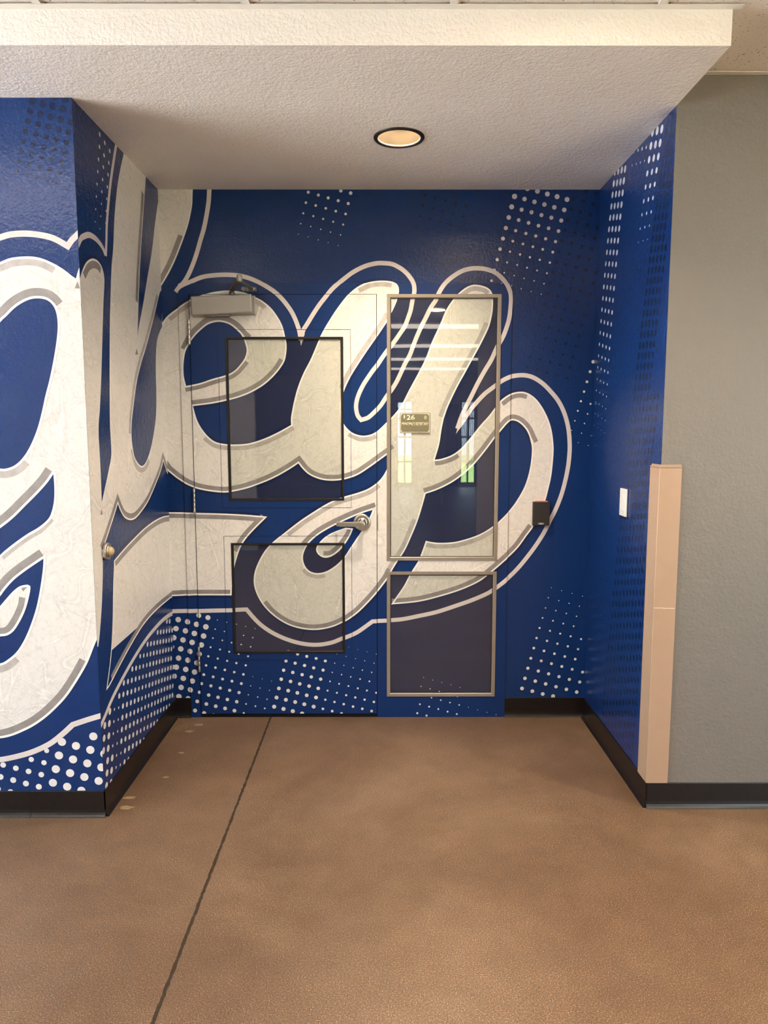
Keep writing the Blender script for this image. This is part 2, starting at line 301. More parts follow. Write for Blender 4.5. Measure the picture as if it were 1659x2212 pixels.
# artwork of the mural, in millimetres on each wall: F = filled shape, R = ribbon along a curve (x, z[, sharp corner])
MURAL = {"D":{"BW":[["R","stripe",[[-788.5,2636.3],[-792.2,2583.2],[-797.8,2544.9],[-808.2,2493.7],[-820.9,2442.2],[-838.1,2390.7],[-855.5,2336.7],[-875.1,2284.8],[-899.3,2232.7],[-923.0,2195.7],[-948.7,2169.6]],-10.5,10.5,0],
["R","stripe",[[-965.3,2147.8,1],[-944.1,2171.8],[-891.4,2195.7],[-836.6,2217.3],[-782.2,2225.9],[-725.8,2228.8],[-671.8,2226.4],[-617.9,2215.8],[-564.2,2194.8],[-510.7,2164.9],[-483.9,2146.5],[-457.2,2122.3],[-430.6,2091.5],[-403.0,2051.9],[-382.1,2007.7],[-366.9,1961.3],[-359.6,1916.9,1]],-10.5,10.5,0],
["R","stripe",[[-359.6,1916.9,1],[-348.7,1961.2],[-327.8,1994.4],[-294.3,2047.2],[-266.4,2086.7],[-238.7,2120.6],[-211.2,2154.5],[-183.6,2180.6],[-151.4,2206.7],[-105.0,2240.3],[-50.4,2267.3],[2.1,2281.3],[42.5,2283.4],[85.2,2278.9],[118.9,2263.6],[146.0,2245.1],[170.8,2218.9],[188.9,2188.4],[193.5,2149.0],[184.6,2107.5],[176.8,2064.7],[166.7,2032.8],[148.0,1985.0],[128.3,1955.6],[106.9,1924.6],[85.1,1895.8],[60.0,1864.7],[34.9,1830.0],[13.4,1797.9],[-8.6,1771.1],[-31.6,1738.4],[-53.0,1706.1],[-73.1,1667.8],[-87.1,1629.5],[-91.9,1591.0],[-84.3,1553.3],[-66.9,1530.8,1],[-32.4,1542.3],[2.2,1572.7],[29.9,1602.1],[59.8,1647.2],[85.0,1681.0],[107.9,1716.9],[128.5,1759.6],[151.2,1808.7],[172.8,1846.6],[194.3,1904.4],[221.3,1968.6],[248.3,2021.6],[275.2,2075.0],[297.6,2107.2],[310.9,2138.5],[329.6,2170.5],[351.1,2196.6],[383.5,2222.7],[424.9,2246.5],[463.0,2257.2],[496.7,2259.3],[534.9,2256.0],[577.8,2242.8],[610.6,2219.9],[639.5,2187.1],[658.3,2147.8],[663.4,2115.0],[661.9,2074.0],[656.0,2020.5],[641.1,1967.6],[625.9,1930.0],[599.4,1882.3],[573.0,1823.3],[541.1,1769.8],[508.4,1710.2],[476.4,1644.9],[449.5,1590.5],[427.8,1541.3],[409.9,1487.6,1]],-10.5,10.5,0],
["R","stripe",[[409.9,1487.6,1],[443.9,1535.3],[471.1,1576.8],[505.0,1617.7],[543.4,1658.5],[575.1,1682.8],[597.7,1700.0],[624.8,1720.2],[672.4,1742.5],[722.6,1749.2],[761.5,1744.6],[795.1,1731.0],[834.4,1704.0],[873.1,1665.6],[908.5,1622.7],[937.5,1568.3],[957.5,1506.9],[967.0,1452.2],[970.9,1397.2],[970.6,1362.8],[966.4,1305.3],[954.5,1232.8],[936.7,1159.5],[910.6,1087.2],[881.1,1025.0],[851.7,963.0],[813.6,900.1],[768.9,837.9],[725.3,783.3],[681.4,738.0],[646.6,707.0],[618.6,685.5],[578.9,656.8],[500.2,620.9],[414.1,589.7],[329.0,560.9],[272.2,546.5],[215.3,534.5],[144.1,520.1],[79.9,514.1],[-12.7,510.6,1],[-93.9,452.5],[-165.5,421.0],[-227.7,396.7],[-304.2,386.0],[-383.8,394.5],[-458.8,417.5],[-527.3,450.7],[-583.7,490.9],[-623.2,531.9],[-655.6,572.1,1],[-713.1,569.8],[-829.0,567.6],[-943.1,564.1],[-1040.6,561.8],[-1090.6,560.7]],-10.5,10.5,0],
["F","stripe",[[-368.2,1948.0,1],[-339.8,1947.9,1],[-360.2,1890.3,1]]],
["F","stripe",[[418.7,1528.6,1],[446.3,1528.5,1],[403.3,1460.2,1]]],
["F","stripe",[[-931.9,2200.1,1],[-914.4,2182.6,1],[-965.4,2145.6,1]]],
["F","body",[[-867.4,2636.6,1],[-869.9,2594.1],[-874.3,2545.1],[-892.9,2468.2],[-922.3,2389.8],[-963.4,2295.9],[-1004.0,2222.1],[-1055.9,2143.6,1],[-1089.8,2143.7,1],[-1071.1,2637.2,1]]],
["R","bevel",[[-916.2,2406.0],[-940.5,2347.8],[-963.4,2295.9],[-1004.0,2222.1],[-1053.5,2148.0]],-30,0,0],
["R","edge",[[-867.4,2636.6],[-869.9,2594.1],[-874.3,2545.1],[-892.9,2468.2],[-922.3,2389.8],[-963.4,2295.9],[-1004.0,2222.1],[-1055.9,2143.6,1]],-7,0,0],
["F","body",[[-1121.1,1321.2,1],[-1097.0,1954.3,1],[-1045.7,1989.6],[-1010.7,2032.5],[-960.2,2069.6],[-901.7,2106.4],[-832.4,2132.7],[-783.4,2145.7],[-717.6,2153.7],[-674.1,2151.4],[-625.2,2142.5],[-577.1,2121.5],[-539.1,2100.6],[-501.2,2068.4],[-469.4,2025.6],[-448.3,1983.6],[-436.4,1934.9],[-430.5,1897.1],[-432.2,1859.3],[-442.1,1816.9],[-467.9,1776.7],[-502.2,1738.6],[-547.2,1700.5],[-602.9,1668.0],[-653.9,1646.6],[-709.4,1630.0],[-798.4,1611.2],[-895.6,1598.8,1],[-886.3,1559.5],[-873.6,1521.0],[-851.9,1482.4],[-824.9,1449.2],[-792.4,1424.4],[-748.0,1413.3],[-692.3,1410.4],[-625.4,1415.8],[-552.5,1437.6],[-479.4,1470.6],[-414.0,1506.3,1],[-414.6,1537.3],[-408.3,1574.7],[-396.1,1629.3],[-378.7,1688.8],[-349.3,1759.6],[-311.1,1830.9],[-263.1,1938.0],[-215.7,2017.9],[-171.4,2081.4],[-121.9,2139.6],[-72.7,2176.2],[-23.7,2194.6],[35.6,2201.2],[85.2,2196.5],[110.0,2182.0],[119.0,2155.8],[112.3,2116.4],[96.0,2075.4],[76.8,2038.3],[60.2,2004.4],[35.2,1966.9],[11.0,1932.0],[-31.0,1873.2],[-74.7,1809.3],[-119.2,1738.6],[-148.7,1677.0],[-162.9,1627.4],[-165.5,1586.7],[-162.4,1548.1],[-150.0,1507.1],[-115.7,1471.2],[-71.0,1454.4],[-26.5,1457.1],[12.6,1476.4],[59.7,1520.3],[85.0,1545.2],[112.6,1577.0],[140.1,1618.6],[167.5,1672.9],[211.7,1754.2],[249.9,1829.5],[278.4,1904.7],[320.1,1995.3],[347.0,2058.7],[376.7,2104.8],[405.7,2138.2],[438.6,2164.3],[463.9,2176.7],[490.9,2181.0],[535.4,2172.2],[562.8,2154.6],[575.1,2126.1],[577.0,2079.4],[572.7,2037.0],[559.9,1983.9],[538.8,1935.9],[512.0,1882.5],[479.5,1823.6],[447.6,1764.4],[414.6,1705.0],[387.7,1651.0],[360.7,1590.7],[342.0,1536.0,1],[331.2,1480.9],[320.6,1410.1],[298.9,1334.3,1],[329.5,1337.7],[379.5,1354.9],[417.9,1380.1],[451.5,1413.7],[484.1,1453.2],[522.6,1502.6],[566.3,1551.9],[598.9,1595.6],[624.1,1627.8],[669.4,1658.2],[719.1,1668.9],[758.0,1660.7],[797.3,1633.3],[831.3,1589.6],[860.2,1534.9],[878.3,1479.7],[888.3,1419.4],[890.9,1363.0],[883.7,1260.7],[871.4,1193.8],[853.6,1120.7],[827.4,1057.0],[797.2,993.7],[767.2,951.4],[723.3,888.9],[666.8,830.9],[600.7,771.6],[533.2,717.0],[442.6,673.8],[328.9,636.6],[215.0,609.3],[81.6,596.3,1],[113.1,643.2],[147.3,694.7],[181.4,760.9],[218.0,821.0],[232.9,855.4],[257.2,925.0,1],[282.6,919.3],[327.9,914.5],[395.6,917.9],[452.2,930.8],[508.5,949.5],[552.5,970.6],[591.4,996.5],[619.3,1019.9],[669.1,1070.4],[707.6,1121.0],[745.4,1188.4],[766.6,1250.3],[779.1,1316.5],[782.9,1388.5],[775.1,1427.4],[767.7,1452.6],[750.6,1484.6],[722.2,1513.3],[694.3,1527.0],[666.6,1522.3],[626.6,1478.0],[595.9,1439.3],[546.8,1372.9],[491.9,1306.3],[436.3,1256.1],[380.8,1217.0],[313.8,1184.0],[254.8,1163.2,1],[231.0,1076.9],[208.8,1009.2],[180.9,941.2],[158.3,889.9],[135.6,849.9],[113.0,818.4],[87.1,774.8],[58.8,723.8],[10.5,660.1],[-35.4,608.0],[-81.4,561.5],[-124.3,527.8],[-164.9,503.6],[-222.2,478.7],[-291.3,465.0],[-359.6,467.5],[-428.4,484.8],[-485.2,514.3],[-536.0,555.0],[-575.2,601.7],[-602.5,653.9],[-615.6,706.0],[-611.7,757.9],[-593.6,809.6],[-558.1,872.7],[-513.7,920.7],[-448.7,972.5],[-374.5,1029.3],[-306.4,1074.4],[-261.0,1102.6],[-208.9,1130.3],[-151.1,1150.9],[-83.7,1170.3],[-33.1,1190.0],[11.9,1220.6],[39.9,1251.3],[61.3,1290.3],[73.4,1327.9],[68.7,1364.7,1],[12.2,1323.7],[-27.1,1295.8],[-83.2,1259.9],[-145.1,1237.8],[-206.6,1229.4],[-268.3,1235.3],[-324.1,1257.6],[-357.1,1285.7],[-381.0,1316.2,1],[-415.5,1293.2],[-472.0,1260.0],[-528.8,1232.1],[-585.1,1209.9],[-641.6,1190.5],[-709.3,1175.3],[-754.4,1171.0],[-810.7,1175.5],[-866.6,1185.2],[-905.4,1196.4],[-944.2,1213.4],[-988.2,1241.4],[-1034.3,1279.4,1],[-1063.0,1321.1,1]]],
["F","blue",[[-927.4,1696.9,1],[-935.8,1733.8],[-938.4,1766.6],[-935.9,1809.2],[-926.0,1861.2],[-905.4,1898.7],[-876.9,1936.0],[-843.2,1968.3],[-804.0,1994.7],[-754.4,2004.3],[-705.5,1991.8],[-667.8,1962.3],[-646.6,1938.3],[-632.0,1899.8],[-626.2,1865.8],[-638.2,1828.5],[-661.8,1797.3],[-688.9,1770.5],[-728.1,1749.7],[-795.1,1730.8],[-861.9,1709.4]]],
["F","blue",[[-10.9,1083.2,1],[-56.0,1069.5],[-112.4,1047.1],[-169.2,1021.4],[-225.9,993.3],[-282.7,959.0],[-328.5,919.2],[-354.4,879.5],[-364.6,839.4],[-355.5,799.4],[-330.4,770.3],[-290.7,760.0],[-245.1,770.2],[-199.3,799.2],[-159.2,839.0],[-124.9,890.4],[-90.6,941.7],[-56.3,993.0],[-28.0,1043.6]]],
["F","body",[[-147.0,993.1,1],[-109.5,989.5,1],[-124.5,953.1],[-153.0,907.5],[-187.4,868.0],[-227.4,843.2],[-261.3,840.4],[-289.5,859.2],[-297.7,884.8],[-283.2,913.4],[-248.8,947.6],[-203.3,973.0]]],
["R","bevel",[[-116.6,983.7],[-130.8,953.1],[-159.3,913.0],[-192.5,875.2],[-228.0,852.7],[-260.9,851.6]],-22,0,0],
["R","bevel_light",[[-581.5,2124.8],[-539.1,2100.6],[-519.1,2083.0]],-29,-7,0],
["R","bevel_light",[[-1010.7,2032.5],[-960.2,2069.6],[-901.7,2106.4],[-875.8,2119.0]],-29,-7,0],
["R","bevel",[[-442.1,1816.9],[-467.9,1776.7],[-502.2,1738.6],[-547.2,1700.5],[-602.9,1668.0],[-653.9,1646.6],[-709.4,1630.0],[-798.4,1611.2],[-901.2,1597.4]],-29,-7,0],
["R","bevel_light",[[-831.7,1456.1],[-792.4,1424.4],[-748.0,1413.3],[-692.3,1410.4],[-625.4,1415.8],[-552.5,1437.6],[-479.4,1470.6],[-410.5,1507.7]],-29,-7,0],
["R","bevel_light",[[-84.0,2169.5],[-23.7,2194.6],[35.6,2201.2],[85.2,2196.5]],-29,-7,0],
["R","bevel_light",[[76.8,2038.3],[60.2,2004.4],[35.2,1966.9],[11.0,1932.0],[-31.0,1873.2],[-74.7,1809.3],[-119.2,1738.6],[-148.7,1677.0]],-29,-7,0],
["R","bevel_light",[[-122.6,1477.4],[-71.0,1454.4],[-26.5,1457.1],[-5.0,1468.0]],-29,-7,0],
["R","bevel_light",[[405.7,2138.2],[438.6,2164.3],[463.9,2176.7],[490.9,2181.0],[535.4,2172.2],[562.8,2154.6]],-29,-7,0],
["R","bevel_light",[[563.6,1994.3],[538.8,1935.9],[512.0,1882.5],[479.5,1823.6],[447.6,1764.4],[414.6,1705.0],[387.7,1651.0],[360.7,1590.7],[342.7,1540.1]],-29,-7,0],
["R","bevel",[[298.9,1334.3,1],[329.5,1337.7],[379.5,1354.9],[406.4,1370.9]],-29,-7,0],
["R","bevel",[[619.6,1623.3],[669.4,1658.2],[719.1,1668.9],[756.4,1661.4]],-29,-7,0],
["R","bevel",[[797.2,993.7],[767.2,951.4],[723.3,888.9],[666.8,830.9],[600.7,771.6],[533.2,717.0],[442.6,673.8],[328.9,636.6],[215.0,609.3],[87.1,596.8]],-29,-7,0],
["R","bevel_light",[[257.2,925.0],[282.6,919.3],[327.9,914.5],[395.6,917.9],[452.2,930.8],[508.5,949.5],[552.5,970.6],[591.4,996.5]],-29,-7,0],
["R","bevel",[[786.9,1413.7],[767.7,1452.6],[750.6,1484.6],[722.2,1513.3],[694.3,1527.0],[666.6,1522.3],[626.6,1478.0],[595.9,1439.3],[546.8,1372.9],[491.9,1306.3],[436.3,1256.1],[380.8,1217.0],[313.8,1184.0],[250.2,1162.0]],-29,-7,0],
["R","bevel_light",[[215.8,1027.7],[180.9,941.2],[158.3,889.9],[135.6,849.9],[113.0,818.4],[87.1,774.8]],-29,-7,0],
["R","bevel",[[87.1,774.8],[58.8,723.8],[10.5,660.1],[-35.4,608.0],[-81.4,561.5],[-124.3,527.8],[-164.9,503.6],[-222.2,478.7],[-291.3,465.0],[-359.6,467.5],[-428.4,484.8],[-485.2,514.3],[-536.0,555.0],[-575.2,601.7]],-29,-7,0],
["R","bevel_light",[[-448.7,972.5],[-374.5,1029.3],[-306.4,1074.4],[-261.0,1102.6],[-208.9,1130.3],[-151.1,1150.9],[-83.7,1170.3],[-33.1,1190.0],[11.9,1220.6]],-29,-7,0],
["R","bevel",[[101.1,1385.3],[68.7,1364.7],[12.2,1323.7],[-27.1,1295.8],[-83.2,1259.9],[-145.1,1237.8],[-206.6,1229.4],[-268.3,1235.3],[-324.1,1257.6],[-357.1,1285.7],[-381.0,1316.2,1],[-415.5,1293.2],[-472.0,1260.0],[-528.8,1232.1],[-585.1,1209.9],[-641.6,1190.5],[-709.3,1175.3],[-754.4,1171.0],[-810.7,1175.5],[-866.6,1185.2],[-905.4,1196.4],[-944.2,1213.4],[-988.2,1241.4],[-1034.3,1279.4,1],[-1063.0,1321.1]],-29,-7,0],
["R","bevel",[[-617.9,1919.8],[-646.4,1945.4],[-667.6,1970.9],[-705.3,1997.5],[-754.3,2010.9],[-803.8,2002.2],[-842.9,1975.8],[-876.6,1944.9],[-905.1,1907.2],[-924.6,1869.4]],-26,-2,0],
["R","bevel",[[-638.3,1824.1],[-661.8,1797.3],[-688.9,1770.5],[-728.1,1749.7],[-795.1,1730.8],[-861.9,1709.4],[-934.8,1694.7]],7,27,0],
["R","bevel",[[7.8,1091.3],[-56.0,1069.5],[-112.4,1047.1],[-169.2,1021.4],[-225.9,993.3],[-282.7,959.0],[-328.5,919.2],[-349.7,894.4]],-31,-8,0],
["R","bevel_light",[[-348.8,789.9],[-330.4,770.3],[-290.7,760.0],[-257.1,764.7]],-28,-8,0],
["R","edge",[[-1073.9,1963.1],[-1045.7,1989.6],[-1010.7,2032.5],[-960.2,2069.6],[-901.7,2106.4],[-832.4,2132.7],[-783.4,2145.7],[-717.6,2153.7],[-674.1,2151.4],[-625.2,2142.5],[-577.1,2121.5],[-539.1,2100.6],[-501.2,2068.4],[-469.4,2025.6],[-448.3,1983.6],[-436.4,1934.9],[-430.5,1897.1],[-432.2,1859.3],[-442.1,1816.9],[-467.9,1776.7],[-502.2,1738.6],[-547.2,1700.5],[-602.9,1668.0],[-653.9,1646.6],[-709.4,1630.0],[-798.4,1611.2],[-895.6,1598.8,1],[-886.3,1559.5],[-873.6,1521.0],[-851.9,1482.4],[-824.9,1449.2],[-792.4,1424.4],[-748.0,1413.3],[-692.3,1410.4],[-625.4,1415.8],[-552.5,1437.6],[-479.4,1470.6],[-414.0,1506.3,1],[-414.6,1537.3],[-408.3,1574.7],[-396.1,1629.3],[-378.7,1688.8],[-349.3,1759.6],[-311.1,1830.9],[-263.1,1938.0],[-215.7,2017.9],[-171.4,2081.4],[-121.9,2139.6],[-72.7,2176.2],[-23.7,2194.6],[35.6,2201.2],[85.2,2196.5],[110.0,2182.0],[119.0,2155.8],[112.3,2116.4],[96.0,2075.4],[76.8,2038.3],[60.2,2004.4],[35.2,1966.9],[11.0,1932.0],[-31.0,1873.2],[-74.7,1809.3],[-119.2,1738.6],[-148.7,1677.0],[-162.9,1627.4],[-165.5,1586.7],[-162.4,1548.1],[-150.0,1507.1],[-115.7,1471.2],[-71.0,1454.4],[-26.5,1457.1],[12.6,1476.4],[59.7,1520.3],[85.0,1545.2],[112.6,1577.0],[140.1,1618.6],[167.5,1672.9],[211.7,1754.2],[249.9,1829.5],[278.4,1904.7],[320.1,1995.3],[347.0,2058.7],[376.7,2104.8],[405.7,2138.2],[438.6,2164.3],[463.9,2176.7],[490.9,2181.0],[535.4,2172.2],[562.8,2154.6],[575.1,2126.1],[577.0,2079.4],[572.7,2037.0],[559.9,1983.9],[538.8,1935.9],[512.0,1882.5],[479.5,1823.6],[447.6,1764.4],[414.6,1705.0],[387.7,1651.0],[360.7,1590.7],[342.0,1536.0,1],[331.2,1480.9],[320.6,1410.1],[298.9,1334.3,1],[329.5,1337.7],[379.5,1354.9],[417.9,1380.1],[451.5,1413.7],[484.1,1453.2],[522.6,1502.6],[566.3,1551.9],[598.9,1595.6],[624.1,1627.8],[669.4,1658.2],[719.1,1668.9],[758.0,1660.7],[797.3,1633.3],[831.3,1589.6],[860.2,1534.9],[878.3,1479.7],[888.3,1419.4],[890.9,1363.0],[883.7,1260.7],[871.4,1193.8],[853.6,1120.7],[827.4,1057.0],[797.2,993.7],[767.2,951.4],[723.3,888.9],[666.8,830.9],[600.7,771.6],[533.2,717.0],[442.6,673.8],[328.9,636.6],[215.0,609.3],[81.6,596.3,1],[113.1,643.2],[147.3,694.7],[181.4,760.9],[218.0,821.0],[232.9,855.4],[257.2,925.0,1],[282.6,919.3],[327.9,914.5],[395.6,917.9],[452.2,930.8],[508.5,949.5],[552.5,970.6],[591.4,996.5],[619.3,1019.9],[669.1,1070.4],[707.6,1121.0],[745.4,1188.4],[766.6,1250.3],[779.1,1316.5],[782.9,1388.5],[775.1,1427.4],[767.7,1452.6],[750.6,1484.6],[722.2,1513.3],[694.3,1527.0],[666.6,1522.3],[626.6,1478.0],[595.9,1439.3],[546.8,1372.9],[491.9,1306.3],[436.3,1256.1],[380.8,1217.0],[313.8,1184.0],[254.8,1163.2,1],[231.0,1076.9],[208.8,1009.2],[180.9,941.2],[158.3,889.9],[135.6,849.9],[113.0,818.4],[87.1,774.8],[58.8,723.8],[10.5,660.1],[-35.4,608.0],[-81.4,561.5],[-124.3,527.8],[-164.9,503.6],[-222.2,478.7],[-291.3,465.0],[-359.6,467.5],[-428.4,484.8],[-485.2,514.3],[-536.0,555.0],[-575.2,601.7],[-602.5,653.9],[-615.6,706.0],[-611.7,757.9],[-593.6,809.6],[-558.1,872.7],[-513.7,920.7],[-448.7,972.5],[-374.5,1029.3],[-306.4,1074.4],[-261.0,1102.6],[-208.9,1130.3],[-151.1,1150.9],[-83.7,1170.3],[-33.1,1190.0],[11.9,1220.6],[39.9,1251.3],[61.3,1290.3],[73.4,1327.9],[68.7,1364.7,1],[12.2,1323.7],[-27.1,1295.8],[-83.2,1259.9],[-145.1,1237.8],[-206.6,1229.4],[-268.3,1235.3],[-324.1,1257.6],[-357.1,1285.7],[-381.0,1316.2,1],[-415.5,1293.2],[-472.0,1260.0],[-528.8,1232.1],[-585.1,1209.9],[-641.6,1190.5],[-709.3,1175.3],[-754.4,1171.0],[-810.7,1175.5],[-866.6,1185.2],[-905.4,1196.4],[-944.2,1213.4],[-988.2,1241.4],[-1034.3,1279.4,1],[-1063.0,1321.1,1]],-7.5,0,0],
["R","edge",[[-927.4,1696.9,1],[-935.8,1733.8],[-938.4,1766.6],[-935.9,1809.2],[-926.0,1861.2],[-905.4,1898.7],[-876.9,1936.0],[-843.2,1968.3],[-804.0,1994.7],[-754.4,2004.3],[-705.5,1991.8],[-667.8,1962.3],[-646.6,1938.3],[-632.0,1899.8],[-626.2,1865.8],[-638.2,1828.5],[-661.8,1797.3],[-688.9,1770.5],[-728.1,1749.7],[-795.1,1730.8],[-861.9,1709.4],[-927.4,1696.9,1]],0,7.5,0],
["R","edge",[[-10.9,1083.2,1],[-56.0,1069.5],[-112.4,1047.1],[-169.2,1021.4],[-225.9,993.3],[-282.7,959.0],[-328.5,919.2],[-354.4,879.5],[-364.6,839.4],[-355.5,799.4],[-330.4,770.3],[-290.7,760.0],[-245.1,770.2],[-199.3,799.2],[-159.2,839.0],[-124.9,890.4],[-90.6,941.7],[-56.3,993.0],[-28.0,1043.6],[-10.9,1083.2,1]],-7.5,0,0],
["R","edge",[[-147.0,993.1,1],[-109.5,989.5,1],[-124.5,953.1],[-153.0,907.5],[-187.4,868.0],[-227.4,843.2],[-261.3,840.4],[-289.5,859.2],[-297.7,884.8],[-283.2,913.4],[-248.8,947.6],[-203.3,973.0],[-147.0,993.1,1]],-7,0,0],
["F","body",[[-1095.4,1072.4,1],[-1033.5,1071.3,1],[-926.4,1069.7],[-757.2,1065.2],[-644.6,1059.1],[-539.3,1050.2,1],[-566.6,1024.0],[-606.7,984.6],[-647.4,939.9],[-676.8,895.7],[-694.9,850.0],[-711.8,792.9],[-723.0,721.3],[-728.5,646.9,1],[-882.7,647.2],[-945.3,644.9],[-1037.2,640.2],[-1111.5,637.9,1]]],
["R","bevel",[[-1095.4,1072.4],[-1033.5,1071.3,1],[-926.4,1069.7],[-757.2,1065.2],[-644.6,1059.1],[-581.4,1053.8]],-29,-7,0],
["R","bevel",[[-548.8,1043.2],[-566.6,1024.0],[-606.7,984.6],[-647.4,939.9],[-676.8,895.7],[-688.8,866.6]],-29,-7,0],
["R","bevel",[[-732.0,646.9],[-882.7,647.2],[-945.3,644.9],[-1037.2,640.2],[-1111.5,637.9]],-29,-7,0],
["R","edge",[[-1095.4,1072.4,1],[-1033.5,1071.3,1],[-926.4,1069.7],[-757.2,1065.2],[-644.6,1059.1],[-539.3,1050.2,1],[-566.6,1024.0],[-606.7,984.6],[-647.4,939.9],[-676.8,895.7],[-694.9,850.0],[-711.8,792.9],[-723.0,721.3],[-728.5,646.9,1],[-882.7,647.2],[-945.3,644.9],[-1037.2,640.2],[-1111.5,637.9,1]],-7.5,0,0]],"LS":[["R","stripe",[[-992.9,2115.5],[-967.5,2135.0],[-940.8,2161.7],[-915.0,2175.3],[-867.8,2192.4],[-815.2,2195.9],[-773.0,2190.1],[-735.7,2177.2],[-711.8,2158.5]],-10.5,10.5,0],
["R","stripe",[[-709.8,2155.5],[-696.9,2208.6],[-684.8,2276.1],[-658.2,2364.4],[-623.7,2456.6],[-584.2,2543.1],[-534.6,2644.4]],-10.5,10.5,0],
["F","body",[[-1064.3,1940.5,1],[-1006.2,1952.0,1],[-965.4,2019.6],[-937.2,2057.9],[-899.2,2090.6],[-845.9,2113.7],[-792.6,2116.4],[-755.2,2100.4],[-738.9,2074.2],[-739.3,2040.6],[-759.3,1959.3],[-784.6,1828.0],[-809.6,1697.8],[-840.6,1561.4],[-856.3,1515.4],[-864.0,1464.7],[-862.3,1409.9],[-860.6,1325.2],[-862.6,1206.6,1],[-809.9,1280.0],[-769.8,1339.2],[-744.7,1382.3],[-741.9,1430.8],[-743.9,1497.0],[-737.8,1575.3],[-718.8,1750.0],[-693.6,1927.9],[-656.5,2110.0],[-626.1,2205.5],[-592.9,2347.1],[-538.5,2489.5],[-450.0,2639.8,1],[251.1,2721.1,1],[73.2,1229.0,1],[-4.4,1264.0,1],[-66.4,1332.4,1],[-111.1,1285.1],[-205.5,1220.8],[-308.8,1160.7],[-405.4,1123.8],[-495.3,1101.2],[-563.9,1102.2],[-628.0,1122.0],[-669.0,1153.8],[-696.4,1185.9,1],[-724.1,1159.0],[-776.7,1111.1],[-828.0,1064.9],[-878.6,1024.4,1],[-880.9,964.9],[-892.5,895.2],[-910.7,810.2],[-942.8,711.0],[-961.1,671.4,1],[-1189.9,737.1,1]]],
["F","blue",[[-173.9,2631.4,1],[-207.1,2533.4],[-241.3,2418.9],[-274.8,2312.7],[-317.2,2163.2],[-346.3,2035.4],[-372.7,1909.7],[-385.7,1869.1,1],[-351.3,1937.1],[-286.7,2036.6],[-208.7,2172.2],[-128.8,2307.9],[-62.5,2455.2],[-7.7,2558.5,1],[70.6,2661.0,1]]],
["F","blue",[[12.1,2161.5,1],[-29.2,2136.6],[-99.6,2049.6],[-168.2,1965.4],[-260.0,1860.8],[-346.8,1771.0],[-415.1,1681.8],[-466.1,1578.8],[-489.3,1526.4],[-503.1,1464.0],[-490.5,1392.3],[-459.8,1353.2],[-397.4,1324.5],[-336.4,1332.5],[-268.6,1379.2],[-211.8,1446.4],[-156.5,1546.7],[-136.8,1656.0],[-133.0,1761.8],[-112.1,1869.2],[-79.8,1926.4],[-8.7,1983.4,1]]],
["R","bevel_light",[[-488.0,1409.6],[-459.8,1353.2],[-397.4,1324.5],[-336.4,1332.5],[-290.6,1359.5]],-30,-7,0],
["R","bevel",[[-207.1,2533.4],[-241.3,2418.9],[-274.8,2312.7],[-317.2,2163.2],[-346.3,2035.4]],-38,-6,0],
["R","bevel_light",[[-52.8,2108.9],[-99.6,2049.6],[-168.2,1965.4],[-260.0,1860.8],[-346.8,1771.0],[-415.1,1681.8],[-466.1,1578.8],[-489.3,1526.4],[-503.1,1464.0]],-30,-6,0],
["R","edge",[[-173.9,2631.4,1],[-207.1,2533.4],[-241.3,2418.9],[-274.8,2312.7],[-317.2,2163.2],[-346.3,2035.4],[-372.7,1909.7],[-385.7,1869.1,1],[-351.3,1937.1],[-286.7,2036.6],[-208.7,2172.2],[-128.8,2307.9],[-62.5,2455.2],[-7.7,2558.5,1],[70.6,2661.0,1]],-7,0,0],
["R","edge",[[12.1,2161.5,1],[-29.2,2136.6],[-99.6,2049.6],[-168.2,1965.4],[-260.0,1860.8],[-346.8,1771.0],[-415.1,1681.8],[-466.1,1578.8],[-489.3,1526.4],[-503.1,1464.0],[-490.5,1392.3],[-459.8,1353.2],[-397.4,1324.5],[-336.4,1332.5],[-268.6,1379.2],[-211.8,1446.4],[-156.5,1546.7],[-136.8,1656.0],[-133.0,1761.8],[-112.1,1869.2],[-79.8,1926.4],[-8.7,1983.4,1]],-7,0,0],
["R","bevel",[[-944.6,2049.6],[-899.2,2090.6],[-845.9,2113.7],[-792.6,2116.4],[-762.1,2104.0]],-34,-7,0],
["R","bevel",[[104.6,1217.7],[-4.4,1264.0,1],[-66.4,1332.4,1],[-111.1,1285.1],[-205.5,1220.8],[-308.8,1160.7],[-405.4,1123.8],[-495.3,1101.2],[-563.9,1102.2],[-628.0,1122.0],[-669.0,1153.8],[-696.4,1185.9,1],[-724.1,1159.0],[-776.7,1111.1],[-828.0,1064.9],[-878.6,1024.4]],-29,-7,0],
["R","edge",[[-1006.2,1952.0],[-965.4,2019.6],[-937.2,2057.9],[-899.2,2090.6],[-845.9,2113.7],[-792.6,2116.4],[-755.2,2100.4],[-738.9,2074.2],[-739.3,2040.6],[-759.3,1959.3],[-784.6,1828.0],[-809.6,1697.8],[-840.6,1561.4],[-856.3,1515.4],[-864.0,1464.7],[-862.3,1409.9],[-860.6,1325.2],[-862.6,1206.6,1],[-809.9,1280.0],[-769.8,1339.2],[-744.7,1382.3],[-741.9,1430.8],[-743.9,1497.0],[-737.8,1575.3],[-718.8,1750.0],[-693.6,1927.9],[-656.5,2110.0],[-626.1,2205.5],[-592.9,2347.1],[-538.5,2489.5],[-450.0,2639.8]],-7,0,0],
